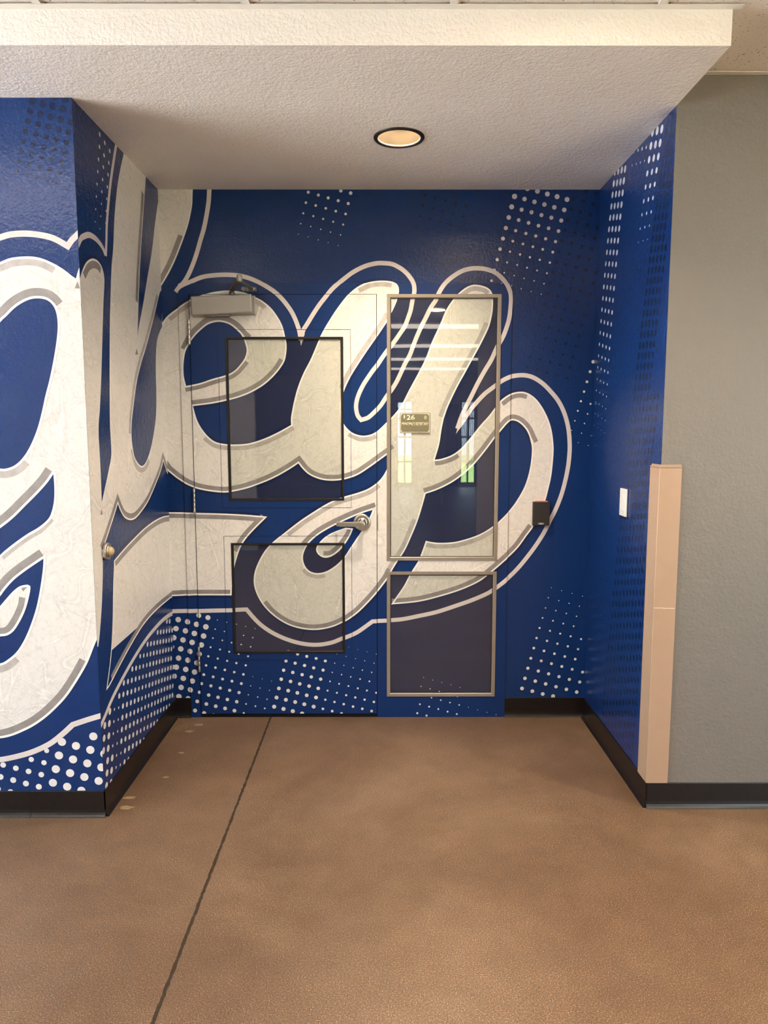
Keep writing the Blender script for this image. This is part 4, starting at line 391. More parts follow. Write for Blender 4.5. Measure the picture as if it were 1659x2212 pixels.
["F","bevel",[[-1309.9,901.5,1],[-1285.5,903.1,1],[-1302.1,885.5,1]]]]},"DOT":{"BW":{"dot":[[-316,2612,7.2],[-268,2599,7.2],[-221,2586,7.2],[-173,2573,7.2],[-125,2560,7.2],[-328,2564,6.2],[-281,2551,6.2],[-233,2538,6.2],[-185,2525,6.2],[-138,2512,6.2],[-341,2515,5.1],[-293,2502,5.1],[-246,2489,5.1],[-198,2476,5.1],[-150,2463,5.1],[-354,2467,3.2],[-306,2454,3.2],[-258,2441,3.2],[-211,2428,3.2],[-163,2415,3.2],[-366,2419,2.1],[-319,2406,2.1],[-271,2392,2.1],[-223,2379,2.1],[-175,2366,2.1],[-160,2619,8.3],[-113,2608,8.3],[685,2641,13.2],[733,2629,11.6],[781,2617,11.6],[829,2604,11.6],[876,2592,11.6],[924,2579,11.6],[672,2593,12.5],[720,2581,10.6],[768,2568,10.6],[816,2556,10.6],[864,2543,10.6],[912,2531,10.6],[659,2545,11.7],[707,2532,9.7],[755,2520,9.7],[803,2507,9.7],[851,2495,9.7],[899,2482,9.7],[646,2496,10.9],[694,2484,8.7],[742,2471,8.7],[790,2458,8.7],[839,2446,8.7],[887,2433,8.7],[633,2447,10.2],[681,2435,7.7],[730,2422,7.7],[778,2410,7.7],[826,2397,7.7],[874,2384,7.7],[620,2398,9.4],[668,2386,6.7],[717,2373,6.7],[765,2360,6.7],[813,2348,6.7],[862,2335,6.7],[607,2349,8.7],[655,2337,5.8],[704,2324,5.8],[752,2311,5.8],[800,2299,5.8],[849,2286,5.8],[594,2300,7.9],[642,2287,4.8],[691,2275,4.8],[739,2262,4.8],[788,2249,4.8],[836,2236,4.8],[581,2251,7.1],[629,2238,3.8],[678,2225,3.8],[726,2212,3.8],[775,2200,3.8],[823,2187,3.8],[568,2201,6.4],[616,2188,2.9],[665,2176,2.9],[713,2163,2.9],[762,2150,2.9],[811,2137,2.9],[1074,1814,8.3],[1061,1766,7.4],[1047,1717,6.7],[1034,1669,6.0],[1020,1622,5.5],[1006,1575,4.6],[993,1526,3.7],[978,1479,2.5],[1068,1609,5.3],[1055,1560,4.4],[1041,1513,3.7],[1028,1465,3.0],[1013,1418,2.3],[1076,1452,2.3],[1063,1404,2.3],[760,151,9.9],[814,136,9.9],[868,121,9.9],[922,106,9.9],[976,92,9.9],[1031,77,9.9],[774,205,9.2],[828,190,9.2],[882,175,9.2],[936,160,9.2],[990,146,9.2],[1044,131,9.2],[788,259,8.4],[842,244,8.4],[896,229,8.4],[950,214,8.4],[1004,199,8.4],[1058,185,8.4],[802,312,7.6],[856,298,7.6],[909,283,7.6],[963,268,7.6],[1017,253,7.6],[1071,238,7.6],[816,366,6.9],[869,351,6.9],[923,336,6.9],[977,321,6.9],[1031,307,6.9],[829,419,6.1],[883,404,6.1],[937,389,6.1],[991,375,6.1],[1044,360,6.1],[843,472,5.4],[897,457,5.4],[950,442,5.4],[1004,428,5.4],[1058,413,5.4],[857,525,4.6],[911,510,4.6],[964,495,4.6],[1018,481,4.6],[871,577,3.8],[924,563,3.8],[978,548,3.8],[1031,533,3.8],[884,630,3.1],[938,615,3.1],[991,601,3.1],[1044,586,3.1],[898,682,2.3],[951,667,2.3],[1005,653,2.3],[1058,638,2.3],[922,110,9.9],[231,69,4.9],[279,56,4.9],[327,43,4.9],[375,29,4.9],[423,16,4.9],[218,21,5.5],[266,8,5.5],[314,-5,5.5],[362,-19,5.5],[410,-32,5.5],[243,117,4.2],[291,104,4.2],[339,91,4.2],[387,78,4.2],[435,65,4.2],[483,52,2.3],[531,38,2.3],[579,25,2.3],[627,12,2.3],[250,211,2.3],[297,197,2.3],[344,184,2.3],[391,171,2.3],[438,157,2.3],[237,163,3.2],[284,150,3.2],[331,136,3.2],[378,123,3.2],[425,110,3.2],[-899,542,12.9],[-852,531,12.9],[-804,519,2.8],[-757,507,2.8],[-709,495,2.8],[-662,483,2.8],[-614,472,2.8],[-1007,518,14.3],[-959,507,14.3],[-912,495,14.3],[-864,483,14.3],[-817,471,3.6],[-770,459,3.6],[-722,448,3.6],[-674,436,3.6],[-627,424,3.6],[-1020,471,14.3],[-972,459,14.3],[-925,447,14.3],[-877,435,14.3],[-830,424,4.3],[-782,412,4.3],[-735,400,4.3],[-687,388,4.3],[-639,376,4.3],[-1033,423,14.3],[-986,411,14.3],[-938,400,14.3],[-890,388,14.3],[-843,376,5.1],[-795,364,5.1],[-748,352,5.1],[-700,340,5.1],[-652,328,5.1],[-1046,375,14.3],[-999,364,14.3],[-951,352,14.3],[-903,340,14.3],[-856,328,5.9],[-808,316,5.9],[-760,304,5.9],[-713,292,5.9],[-665,280,5.9],[-1060,327,14.3],[-1012,315,14.3],[-964,304,14.3],[-917,292,14.3],[-869,280,6.7],[-821,268,6.7],[-773,256,6.7],[-725,244,6.7],[-678,232,6.7],[-630,220,2.1],[-582,208,2.1],[-534,196,2.1],[-1025,267,14.3],[-977,255,14.3],[-930,243,14.3],[-882,231,7.5],[-834,219,7.5],[-786,207,7.5],[-738,196,7.5],[-690,183,7.5],[-642,171,3.0],[-594,159,3.0],[-546,147,3.0],[-1038,219,14.3],[-991,207,14.3],[-943,195,14.3],[-895,183,8.3],[-847,171,8.3],[-799,159,8.3],[-751,147,8.3],[-703,135,8.3],[-655,123,3.8],[-607,111,3.8],[-559,99,3.8],[-1052,171,14.3],[-1004,159,14.3],[-956,147,14.3],[-908,135,9.1],[-860,122,9.1],[-812,110,9.1],[-764,98,9.1],[-716,86,9.1],[-668,74,4.7],[-620,62,4.7],[-572,50,4.7],[-1065,122,14.3],[-1017,110,14.3],[-969,98,14.3],[-921,86,9.8],[-873,74,9.8],[-825,62,9.8],[-777,50,9.8],[-729,38,9.8],[-681,25,5.6],[-633,13,5.6],[-584,1,5.6],[-1030,61,14.3],[-982,49,14.3],[-934,37,10.6],[-886,25,10.6],[-838,13,10.6],[-790,1,10.6],[-742,-11,10.6],[-1044,12,14.3],[-996,0,14.3],[-948,-12,11.4],[-536,10,11.1],[-488,-2,11.1],[-440,-14,11.1],[-392,-27,11.1],[-344,-39,11.1],[-523,59,10.6],[-475,47,10.6],[-427,35,10.6],[-379,22,10.6],[-331,10,10.6],[-510,108,10.2],[-462,96,10.2],[-414,84,10.2],[-367,72,10.2],[-319,59,10.2],[-497,157,9.7],[-449,145,9.7],[-402,133,9.7],[-354,120,9.7],[-306,108,9.7],[-484,206,9.2],[-436,194,9.2],[-389,181,9.2],[-341,169,9.2],[-294,157,9.2],[-471,254,8.8],[-424,242,8.8],[-376,230,8.8],[-329,218,8.8],[-281,206,8.8],[-458,303,8.3],[-411,291,8.3],[-363,279,8.3],[-316,266,8.3],[-268,254,8.3],[-446,351,7.9],[-398,339,7.9],[-351,327,7.9],[-303,315,7.9],[-256,303,7.9],[-296,-51,8.4],[-248,-64,8.7],[-200,-76,8.9],[-152,-89,9.1],[-104,-101,9.4],[-56,-113,9.6],[-284,-2,7.6],[-236,-14,7.9],[-188,-27,8.1],[-140,-39,8.3],[-92,-51,8.5],[-44,-64,8.8],[-271,47,6.8],[-223,35,7.0],[-175,22,7.3],[-127,10,7.5],[-79,-2,7.7],[-31,-14,8.0],[-258,96,6.0],[-211,84,6.2],[-163,72,6.5],[-115,59,6.7],[-67,47,6.9],[-19,35,7.2],[-246,145,5.2],[-198,133,5.4],[-150,120,5.7],[-103,108,5.9],[-55,96,6.1],[-7,84,6.4],[-233,194,4.4],[-186,181,4.6],[-138,169,4.9],[-90,157,5.1],[-43,145,5.3],[5,133,5.5],[-221,242,3.6],[-173,230,3.8],[-126,218,4.0],[-78,206,4.3],[-30,194,4.5],[-208,291,2.8],[-161,279,3.0],[-113,266,3.2],[-66,254,3.5],[-18,242,3.7],[-196,339,2.0],[-149,327,2.2],[-101,315,2.4],[-54,303,2.7],[-6,291,2.9],[-136,375,1.4],[-89,363,1.6],[-41,351,1.8],[6,339,2.1]],"dot_dark":[[967,2631,10.9],[1015,2618,10.9],[1064,2606,10.9],[955,2582,10.6],[1003,2570,10.6],[1051,2557,10.6],[943,2534,10.4],[991,2521,10.4],[1039,2509,10.4],[930,2485,10.2],[978,2473,10.2],[1027,2460,10.2],[1075,2447,10.2],[918,2436,9.9],[966,2424,9.9],[1014,2411,9.9],[1063,2399,9.9],[905,2387,9.7],[953,2375,9.7],[1002,2362,9.7],[1050,2350,9.7],[892,2338,9.5],[941,2326,9.5],[989,2313,9.5],[1038,2300,9.5],[880,2289,9.2],[928,2276,9.2],[977,2264,9.2],[1026,2251,9.2],[1074,2238,9.2],[867,2240,9.0],[916,2227,9.0],[964,2214,9.0],[1013,2201,9.0],[1062,2189,9.0],[854,2190,8.8],[903,2177,8.8],[952,2164,8.8],[1001,2152,8.8],[1049,2139,8.8],[842,2140,8.5],[890,2127,8.5],[939,2115,8.5],[988,2102,8.5],[1037,2089,8.5],[829,2090,8.3],[878,2078,8.3],[927,2065,8.3],[975,2052,8.3],[1024,2039,8.3],[816,2040,8.1],[865,2027,8.1],[914,2015,8.1],[963,2002,8.1],[1012,1989,8.1],[803,1990,7.9],[852,1977,7.9],[901,1964,7.9],[950,1951,7.9],[999,1938,7.9],[790,1940,7.6],[839,1927,7.6],[888,1914,7.6],[937,1901,7.6],[987,1888,7.6],[777,1889,7.4],[826,1876,7.4],[875,1863,7.4],[925,1850,7.4],[974,1837,7.4],[764,1838,7.2],[813,1825,7.2],[863,1812,7.2],[912,1799,7.2],[961,1786,7.2],[751,1788,6.9],[800,1775,6.9],[850,1761,6.9],[899,1748,6.9],[949,1735,6.9],[243,2599,8.3],[292,2587,8.3],[341,2574,8.3],[390,2562,8.3],[439,2549,8.3],[231,2551,7.6],[280,2538,7.6],[329,2526,7.6],[379,2513,7.6],[428,2501,7.6],[219,2502,6.9],[268,2490,6.9],[318,2477,6.9],[367,2465,6.9],[416,2452,6.9],[207,2453,6.2],[256,2441,6.2],[306,2428,6.2],[355,2416,6.2],[404,2403,6.2]]},"LS":{"dot":[[-941,110,13.5],[-895,99,13.5],[-930,156,13.5],[-884,144,13.5],[-837,133,6],[-791,122,6],[-744,111,11.5],[-698,100,11.5],[-919,201,13.5],[-872,190,13.5],[-826,179,6],[-779,167,6],[-733,156,11.5],[-686,145,11.5],[-640,134,11.5],[-593,123,11.5],[-547,111,11.5],[-500,100,10],[-954,258,13.5],[-908,246,13.5],[-861,235,6],[-815,224,6],[-768,213,11.5],[-722,202,11.5],[-675,190,11.5],[-629,179,11.5],[-582,168,11.5],[-536,157,10],[-489,146,10],[-443,134,10],[-396,123,12],[-350,112,12],[-303,101,12],[-943,303,13.5],[-896,292,13.5],[-850,281,6],[-803,270,6],[-757,258,11.5],[-710,247,11.5],[-664,236,11.5],[-617,225,11.5],[-571,214,11.5],[-524,202,10],[-478,191,10],[-431,180,10],[-385,169,12],[-338,158,12],[-292,146,12],[-245,135,12],[-199,124,12],[-152,113,12],[-106,102,12],[-931,349,13.5],[-885,338,13.5],[-838,326,6],[-792,315,6],[-745,304,11.5],[-699,293,11.5],[-652,282,11.5],[-606,270,11.5],[-559,259,11.5],[-513,248,10],[-466,237,10],[-420,226,10],[-373,214,12],[-327,203,12],[-280,192,12],[-234,181,12],[-187,170,12],[-141,158,12],[-94,147,12],[-48,136,12],[-874,383,13.5],[-827,372,6],[-781,361,6],[-734,349,11.5],[-688,338,11.5],[-641,327,11.5],[-595,316,11.5],[-548,305,11.5],[-502,293,10],[-455,282,10],[-409,271,10],[-362,260,12],[-316,249,12],[-269,237,12],[-223,226,12],[-176,215,12],[-130,204,12],[-83,193,12],[-37,181,12],[-769,406,11.5],[-723,395,11.5],[-676,384,11.5],[-630,372,11.5],[-583,361,11.5],[-537,350,10],[-490,339,10],[-444,328,10],[-397,316,12],[-351,305,12],[-304,294,12],[-258,283,12],[-211,272,12],[-165,260,12],[-118,249,12],[-72,238,12],[-25,227,12],[-712,440,11.5],[-665,429,11.5],[-619,418,11.5],[-572,407,11.5],[-526,396,10],[-479,384,10],[-433,373,10],[-386,362,12],[-340,351,12],[-293,340,12],[-247,328,12],[-200,317,12],[-154,306,12],[-107,295,12],[-61,284,12],[-14,272,12],[-607,464,11.5],[-561,452,11.5],[-514,441,10],[-468,430,10],[-421,419,10],[-375,408,12],[-328,396,12],[-282,385,12],[-235,374,12],[-189,363,12],[-142,352,12],[-96,340,12],[-49,329,12],[-503,487,10],[-456,475,10],[-410,464,10],[-363,453,12],[-317,442,12],[-270,431,12],[-224,419,12],[-177,408,12],[-131,397,12],[-84,386,12],[-38,375,12],[-399,510,12],[-352,498,12],[-306,487,12],[-259,476,12],[-213,465,12],[-166,454,12],[-120,442,12],[-73,431,12],[-27,420,12],[-248,522,12],[-201,510,12],[-155,499,12],[-108,488,12],[-62,477,12],[-15,466,12],[-97,534,12],[-51,522,12],[-718,2599,8.6],[-726,2551,7.8],[-741,2501,7.0],[-754,2452,6.2],[-766,2403,5.4],[-779,2354,4.6],[-791,2305,3.8],[-802,2257,3.0],[-669,2587,8.6],[-682,2536,7.8],[-695,2488,7.0],[-708,2438,6.2],[-720,2390,5.4],[-731,2342,4.6],[-743,2293,3.8],[-755,2244,3.0],[-619,2575,8.6],[-635,2525,7.8],[-648,2476,7.0],[-662,2426,6.2],[-673,2378,5.4],[-685,2329,4.6],[-695,2281,3.8]],"dot_dark":[]},"RS":{"dot":[[-366,2594,15.1],[-321,2605,15.1],[-274,2616,15.1],[-227,2628,15.1],[-355,2549,14.7],[-309,2560,14.7],[-262,2571,14.7],[-214,2583,14.7],[-344,2503,14.3],[-298,2514,14.3],[-251,2526,14.3],[-202,2538,14.3],[-334,2457,13.9],[-287,2468,13.9],[-239,2479,13.9],[-190,2491,13.9],[-324,2409,13.5],[-277,2421,13.5],[-228,2433,13.5],[-178,2445,13.5],[-314,2362,13.1],[-266,2373,13.1],[-218,2385,13.1],[-167,2397,13.1],[-304,2313,12.7],[-256,2325,12.7],[-207,2337,12.7],[-156,2349,12.7],[-295,2264,12.3],[-247,2276,12.3],[-197,2288,12.3],[-146,2300,12.3],[-287,2215,11.9],[-238,2227,11.9],[-187,2239,11.9],[-136,2251,11.9],[-278,2165,11.5],[-229,2177,11.5],[-178,2189,11.5],[-126,2201,11.5],[-270,2114,11.1],[-220,2126,11.1],[-169,2138,11.1],[-116,2150,11.1],[-262,2063,10.7],[-212,2075,10.7],[-160,2087,10.7],[-107,2099,10.7],[-255,2011,10.2],[-204,2023,10.2],[-152,2035,10.2],[-99,2048,10.2],[-248,1959,9.8],[-197,1971,9.8],[-144,1983,9.8],[-90,1996,9.8],[-241,1906,9.6],[-190,1918,9.6],[-137,1930,9.6],[-83,1943,9.6],[-235,1853,8.6],[-183,1865,8.6],[-130,1877,8.6],[-75,1890,8.6],[-229,1800,7.6],[-177,1811,7.6],[-124,1823,7.6],[-68,1836,7.6],[-224,1745,6.5],[-171,1757,6.5],[-117,1769,6.5],[-62,1782,6.5],[-219,1691,5.5],[-166,1702,5.5],[-112,1715,5.5],[-56,1727,5.5],[-214,1636,4.5],[-161,1647,4.5],[-106,1659,4.5],[-50,1672,4.5],[-210,1580,3.5],[-157,1592,3.5],[-102,1604,3.5],[-45,1616,3.5],[-207,1524,2.5],[-153,1536,2.5],[-97,1548,2.5],[-40,1560,2.5],[-203,1468,1.5],[-149,1480,1.5],[-93,1492,1.5],[-36,1504,1.5],[-776,2597,15.2],[-729,2609,15.2],[-681,2622,15.2],[-764,2552,14.4],[-717,2564,14.4],[-668,2577,14.4],[-752,2508,13.3],[-704,2519,13.3],[-654,2531,13.3],[-739,2462,11.4],[-691,2473,11.4],[-640,2484,11.4],[-726,2416,9.5],[-677,2426,9.5],[-627,2437,9.5],[-713,2370,8.4],[-664,2379,8.4],[-612,2388,8.4],[-700,2322,6.5],[-650,2331,6.5],[-598,2340,6.5],[-687,2274,4.6],[-636,2282,4.6],[-583,2290,4.6],[-673,2226,2.3],[-622,2233,2.3],[-569,2240,2.3],[-617,2591,6.8],[-570,2602,6.8],[-522,2614,6.8],[-472,2626,6.8],[-602,2545,4.6],[-555,2555,4.6],[-506,2566,4.6],[-456,2578,4.6],[-587,2498,2.3],[-539,2508,2.3],[-490,2518,2.3],[-439,2529,2.3]],"dot_dark":[[-840,2632,15.2],[-875,2620,15.2],[-831,2599,15.2],[-866,2587,15.2],[-821,2566,15.2],[-857,2555,15.2],[-891,2544,15.2],[-812,2533,15.2],[-847,2522,15.2],[-882,2511,15.2],[-803,2499,15.2],[-838,2488,15.2],[-873,2478,15.2],[-793,2465,15.2],[-829,2454,15.2],[-864,2444,15.2],[-784,2430,15.2],[-820,2420,15.2],[-855,2411,15.2],[-889,2401,15.2],[-775,2395,15.2],[-811,2386,15.2],[-846,2376,15.2],[-880,2367,15.2],[-765,2360,15.2],[-802,2351,15.2],[-837,2342,15.2],[-872,2333,15.2],[-756,2324,15.2],[-792,2315,15.2],[-828,2307,15.2],[-863,2298,15.2],[-746,2288,15.2],[-783,2279,15.2],[-819,2271,15.2],[-854,2263,15.2],[-737,2251,15.2],[-774,2243,15.2],[-810,2236,15.2],[-845,2228,15.2],[-728,2214,15.2],[-765,2207,15.2],[-801,2199,15.2],[-836,2192,15.2],[-718,2177,15.2],[-756,2170,15.2],[-792,2163,15.2],[-828,2156,15.2],[-862,2150,12.8],[-709,2139,15.2],[-746,2132,15.2],[-783,2126,15.2],[-819,2120,15.2],[-854,2114,12.8],[-699,2101,15.2],[-737,2095,15.2],[-774,2089,15.2],[-810,2083,15.2],[-845,2077,12.8],[-690,2062,15.2],[-728,2056,15.2],[-765,2051,15.2],[-801,2045,15.2],[-837,2040,12.8],[-681,2023,15.2],[-719,2018,15.2],[-756,2013,15.2],[-793,2008,15.2],[-828,2003,12.8],[-671,1984,15.2],[-710,1979,15.2],[-747,1974,15.2],[-784,1970,15.2],[-820,1965,12.8],[-662,1944,15.2],[-701,1939,15.2],[-738,1935,15.2],[-775,1931,15.2],[-811,1927,12.8],[-652,1903,15.2],[-691,1899,15.2],[-729,1896,15.2],[-766,1892,15.2],[-803,1889,12.8],[-643,1863,15.2],[-682,1859,15.2],[-721,1856,15.2],[-758,1853,15.2],[-794,1850,12.8],[-634,1821,15.2],[-673,1818,15.2],[-712,1816,15.2],[-749,1813,15.2],[-786,1810,12.8],[-624,1780,15.2],[-664,1777,15.2],[-703,1775,15.2],[-740,1773,15.2],[-777,1771,12.8],[-615,1738,15.2],[-655,1736,15.2],[-694,1734,15.2],[-732,1732,15.2],[-769,1731,12.8],[-606,1695,15.2],[-646,1694,15.2],[-685,1693,15.2],[-723,1691,15.2],[-760,1690,12.8],[-596,1652,15.2],[-637,1651,15.2],[-676,1651,15.2],[-714,1650,15.2],[-752,1649,12.8],[-587,1609,13.7],[-628,1608,13.7],[-667,1608,13.7],[-706,1608,13.7],[-743,1608,13.7],[-780,1608,13.7],[-815,1608,13.7],[-850,1607,13.7],[-578,1565,13.7],[-619,1565,13.7],[-658,1565,13.7],[-697,1566,13.7],[-735,1566,13.7],[-771,1567,13.7],[-807,1567,13.7],[-842,1567,13.7],[-569,1520,13.7],[-610,1521,13.7],[-650,1522,13.7],[-688,1523,13.7],[-726,1524,13.7],[-763,1525,13.7],[-799,1526,13.7],[-834,1526,13.7],[-559,1476,13.7],[-601,1477,13.7],[-641,1479,13.7],[-680,1480,13.7],[-718,1481,13.7],[-755,1483,13.7],[-791,1484,13.7],[-826,1485,13.7],[-550,1430,13.7],[-592,1433,13.7],[-632,1435,13.7],[-671,1437,13.7],[-710,1438,13.7],[-747,1440,13.7],[-783,1442,13.7],[-819,1444,13.7],[-541,1385,13.7],[-583,1387,13.7],[-623,1390,13.7],[-663,1393,13.7],[-701,1395,13.7],[-739,1397,13.7],[-775,1400,13.7],[-811,1402,13.7],[-532,1339,13.7],[-574,1342,13.7],[-614,1345,13.7],[-654,1348,13.7],[-693,1351,13.7],[-731,1354,13.7],[-767,1357,13.7],[-803,1360,13.7],[-523,1292,13.7],[-565,1296,13.7],[-606,1300,13.7],[-646,1303,13.7],[-685,1307,13.7],[-722,1310,13.7],[-759,1314,13.7],[-795,1317,13.7],[-513,1245,13.7],[-556,1250,13.7],[-597,1254,13.7],[-637,1258,13.7],[-676,1262,13.7],[-714,1266,13.7],[-751,1270,13.7],[-788,1274,13.7],[-504,1198,13.7],[-547,1203,13.7],[-588,1208,13.7],[-629,1212,13.7],[-668,1217,13.7],[-706,1222,13.7],[-744,1226,13.7],[-780,1230,13.7],[-495,1150,13.7],[-538,1155,13.7],[-580,1161,13.7],[-620,1166,13.7],[-660,1172,13.7],[-698,1177,13.7],[-736,1182,13.7],[-772,1187,13.7],[-486,1101,13.7],[-529,1107,13.7],[-571,1114,13.7],[-612,1120,13.7],[-651,1126,13.7],[-690,1131,13.7],[-728,1137,13.7],[-764,1142,13.7],[-477,1052,13.7],[-520,1059,13.7],[-562,1066,13.7],[-603,1073,13.7],[-643,1079,13.7],[-682,1085,13.7],[-720,1092,13.7],[-757,1098,13.7],[-468,1003,13.7],[-512,1011,13.7],[-554,1018,13.7],[-595,1025,13.7],[-635,1032,13.7],[-674,1039,13.7],[-712,1046,13.7],[-749,1052,13.7],[-459,953,13.7],[-503,961,13.7],[-545,969,13.7],[-587,977,13.7],[-627,985,13.7],[-666,992,13.7],[-704,1000,13.7],[-742,1007,13.7],[-778,1014,13.7],[-813,1021,13.7],[-848,1027,13.7],[-450,903,13.7],[-494,912,13.7],[-537,920,13.7],[-578,929,13.7],[-619,937,13.7],[-658,945,13.7],[-697,953,13.7],[-734,961,13.7],[-771,968,13.7],[-806,976,13.7],[-841,983,13.7],[-441,852,13.7],[-486,862,13.7],[-528,871,13.7],[-570,880,13.7],[-611,889,13.7],[-650,898,13.7],[-689,906,13.7],[-727,915,13.7],[-763,923,13.7],[-799,930,13.7],[-834,938,13.7],[-433,801,13.7],[-477,811,13.7],[-520,821,13.7],[-562,831,13.7],[-603,841,13.7],[-643,850,13.7],[-681,859,13.7],[-719,868,13.7],[-756,876,13.7],[-792,885,13.7],[-827,893,13.7],[-424,749,13.7],[-468,760,13.7],[-512,771,13.7],[-554,781,13.7],[-595,791,13.7],[-635,801,13.7],[-674,811,13.7],[-712,821,13.7],[-749,830,13.7],[-785,839,13.7],[-820,847,13.7],[-415,697,13.7],[-460,709,13.7],[-503,720,13.7],[-546,731,13.7],[-587,742,13.7],[-627,753,13.7],[-666,763,13.7],[-704,773,13.7],[-741,783,13.7],[-778,792,13.7],[-813,801,13.7],[-406,644,13.7],[-451,657,13.7],[-495,669,13.7],[-538,681,13.7],[-579,692,13.7],[-619,703,13.7],[-659,714,13.7],[-697,725,13.7],[-734,735,13.7],[-771,745,13.7],[-806,755,13.7],[-398,591,13.7],[-443,604,13.7],[-487,617,13.7],[-530,630,13.7],[-571,642,13.7],[-612,654,13.7],[-651,665,13.7],[-690,676,13.7],[-727,687,13.7],[-764,698,13.7],[-799,708,13.7],[-389,537,13.7],[-434,551,13.7],[-479,565,13.7],[-522,578,13.7],[-563,591,13.7],[-604,603,13.7],[-644,616,13.7],[-682,627,13.7],[-720,639,13.7],[-757,650,13.7],[-792,661,13.7],[-381,483,13.7],[-426,498,13.7],[-470,512,13.7],[-514,526,13.7],[-556,540,13.7],[-596,553,13.7],[-636,566,13.7],[-675,578,13.7],[-713,590,13.7],[-750,602,13.7],[-786,614,13.7],[-372,429,13.7],[-418,444,13.7],[-462,459,13.7],[-506,474,13.7],[-548,488,13.7],[-589,502,13.7],[-629,515,13.7],[-668,528,13.7],[-706,541,13.7],[-743,554,13.7],[-779,566,13.7],[-364,374,13.7],[-410,390,13.7],[-454,406,13.7],[-498,421,13.7],[-540,436,13.7],[-581,450,13.7],[-622,465,13.7],[-661,478,13.7],[-699,492,13.7],[-736,505,13.7],[-772,518,13.7],[-355,318,13.7],[-401,335,13.7],[-446,352,13.7],[-490,368,13.7],[-533,383,13.7],[-574,399,13.7],[-614,413,13.7],[-654,428,13.7],[-692,442,13.7],[-729,456,13.7],[-765,469,13.7],[-347,262,13.7],[-393,280,13.7],[-438,297,13.7],[-482,314,13.7],[-525,330,13.7],[-567,346,13.7],[-607,362,13.7],[-646,377,13.7],[-685,391,13.7],[-722,406,13.7],[-759,420,13.7],[-338,206,13.7],[-385,224,13.7],[-430,242,13.7],[-475,260,13.7],[-517,277,13.7],[-559,293,13.7],[-600,310,13.7],[-639,325,13.7],[-678,341,13.7],[-716,356,13.7],[-752,370,13.7],[-330,149,13.7],[-377,168,13.7],[-423,187,13.7],[-467,205,13.7],[-510,223,13.7],[-552,240,13.7],[-593,257,13.7],[-632,274,13.7],[-671,290,13.7],[-709,305,13.7],[-746,320,13.7],[-322,91,13.7],[-369,111,13.7],[-415,131,13.7],[-459,150,13.7],[-503,169,13.7],[-545,187,13.7],[-586,204,13.7],[-626,221,13.7],[-664,238,13.7],[-702,254,13.7],[-739,270,13.7],[-314,33,13.7],[-361,54,13.7],[-407,75,13.7],[-452,95,13.7],[-495,114,13.7],[-537,133,13.7],[-579,151,13.7],[-619,169,13.7],[-658,186,13.7],[-696,203,13.7],[-733,219,13.7],[-306,-25,13.7],[-353,-3,13.7],[-399,18,13.7],[-444,39,13.7],[-488,59,13.7],[-530,78,13.7],[-572,97,13.7],[-612,116,13.7],[-651,134,13.7],[-689,151,13.7],[-726,168,13.7],[-298,-84,13.7],[-346,-61,13.7],[-392,-39,13.7],[-437,-18,13.7],[-481,3,13.7],[-523,23,13.7],[-565,43,13.7],[-605,62,13.7],[-644,81,13.7],[-683,99,13.7],[-720,117,13.7]]},"LF":{"dot":[[-1000,360,15.8],[-947,344,15.8],[-1067,321,15.8],[-1014,306,15.8],[-960,290,15.8],[-1188,299,15.8],[-1135,283,15.8],[-1081,267,15.8],[-1028,251,15.8],[-974,235,15.8],[-1202,245,15.8],[-1149,229,15.8],[-1095,213,15.8],[-1042,197,15.8],[-988,181,15.8],[-1217,190,15.8],[-1163,174,15.8],[-1109,158,15.8],[-1055,142,15.8],[-1002,126,15.8],[-1231,135,15.8],[-1177,119,15.8],[-1123,103,15.8],[-1070,87,15.8],[-1016,71,15.8],[-1248,264,9.5],[-1309,229,10.2],[-1261,216,10.2],[-1418,207,10.9],[-1370,194,10.9],[-1322,181,10.9],[-1274,168,10.9],[-1479,173,11.6],[-1431,159,11.6],[-1383,146,11.6],[-1335,132,11.6],[-1286,119,11.6],[-1541,138,12.2],[-1493,124,12.2],[-1445,111,12.2],[-1396,97,12.2],[-1348,84,12.2],[-1299,70,12.2]],"dot_dark":[[-1161,2646,13.6],[-1127,2637,13.6],[-1092,2628,13.6],[-1057,2620,13.6],[-1023,2611,13.6],[-1171,2613,12.8],[-1136,2604,12.8],[-1102,2596,12.8],[-1067,2587,12.8],[-1032,2578,12.8],[-1180,2580,11.9],[-1146,2571,11.9],[-1111,2562,11.9],[-1076,2553,11.9],[-1042,2544,11.9],[-1190,2547,11.0],[-1155,2538,11.0],[-1121,2529,11.0],[-1086,2520,11.0],[-1051,2511,11.0],[-1200,2514,10.2],[-1165,2505,10.2],[-1130,2496,10.2],[-1095,2487,10.2],[-1061,2478,10.2],[-1210,2481,9.3],[-1175,2471,9.3],[-1140,2462,9.3],[-1105,2453,9.3],[-1070,2444,9.3],[-1219,2447,8.5],[-1185,2438,8.5],[-1150,2429,8.5],[-1115,2420,8.5],[-1080,2410,8.5],[-1229,2413,7.6],[-1194,2404,7.6],[-1159,2395,7.6],[-1124,2386,7.6],[-1089,2377,7.6],[-1239,2380,6.8],[-1204,2370,6.8],[-1169,2361,6.8],[-1134,2352,6.8],[-1099,2343,6.8]]}}}
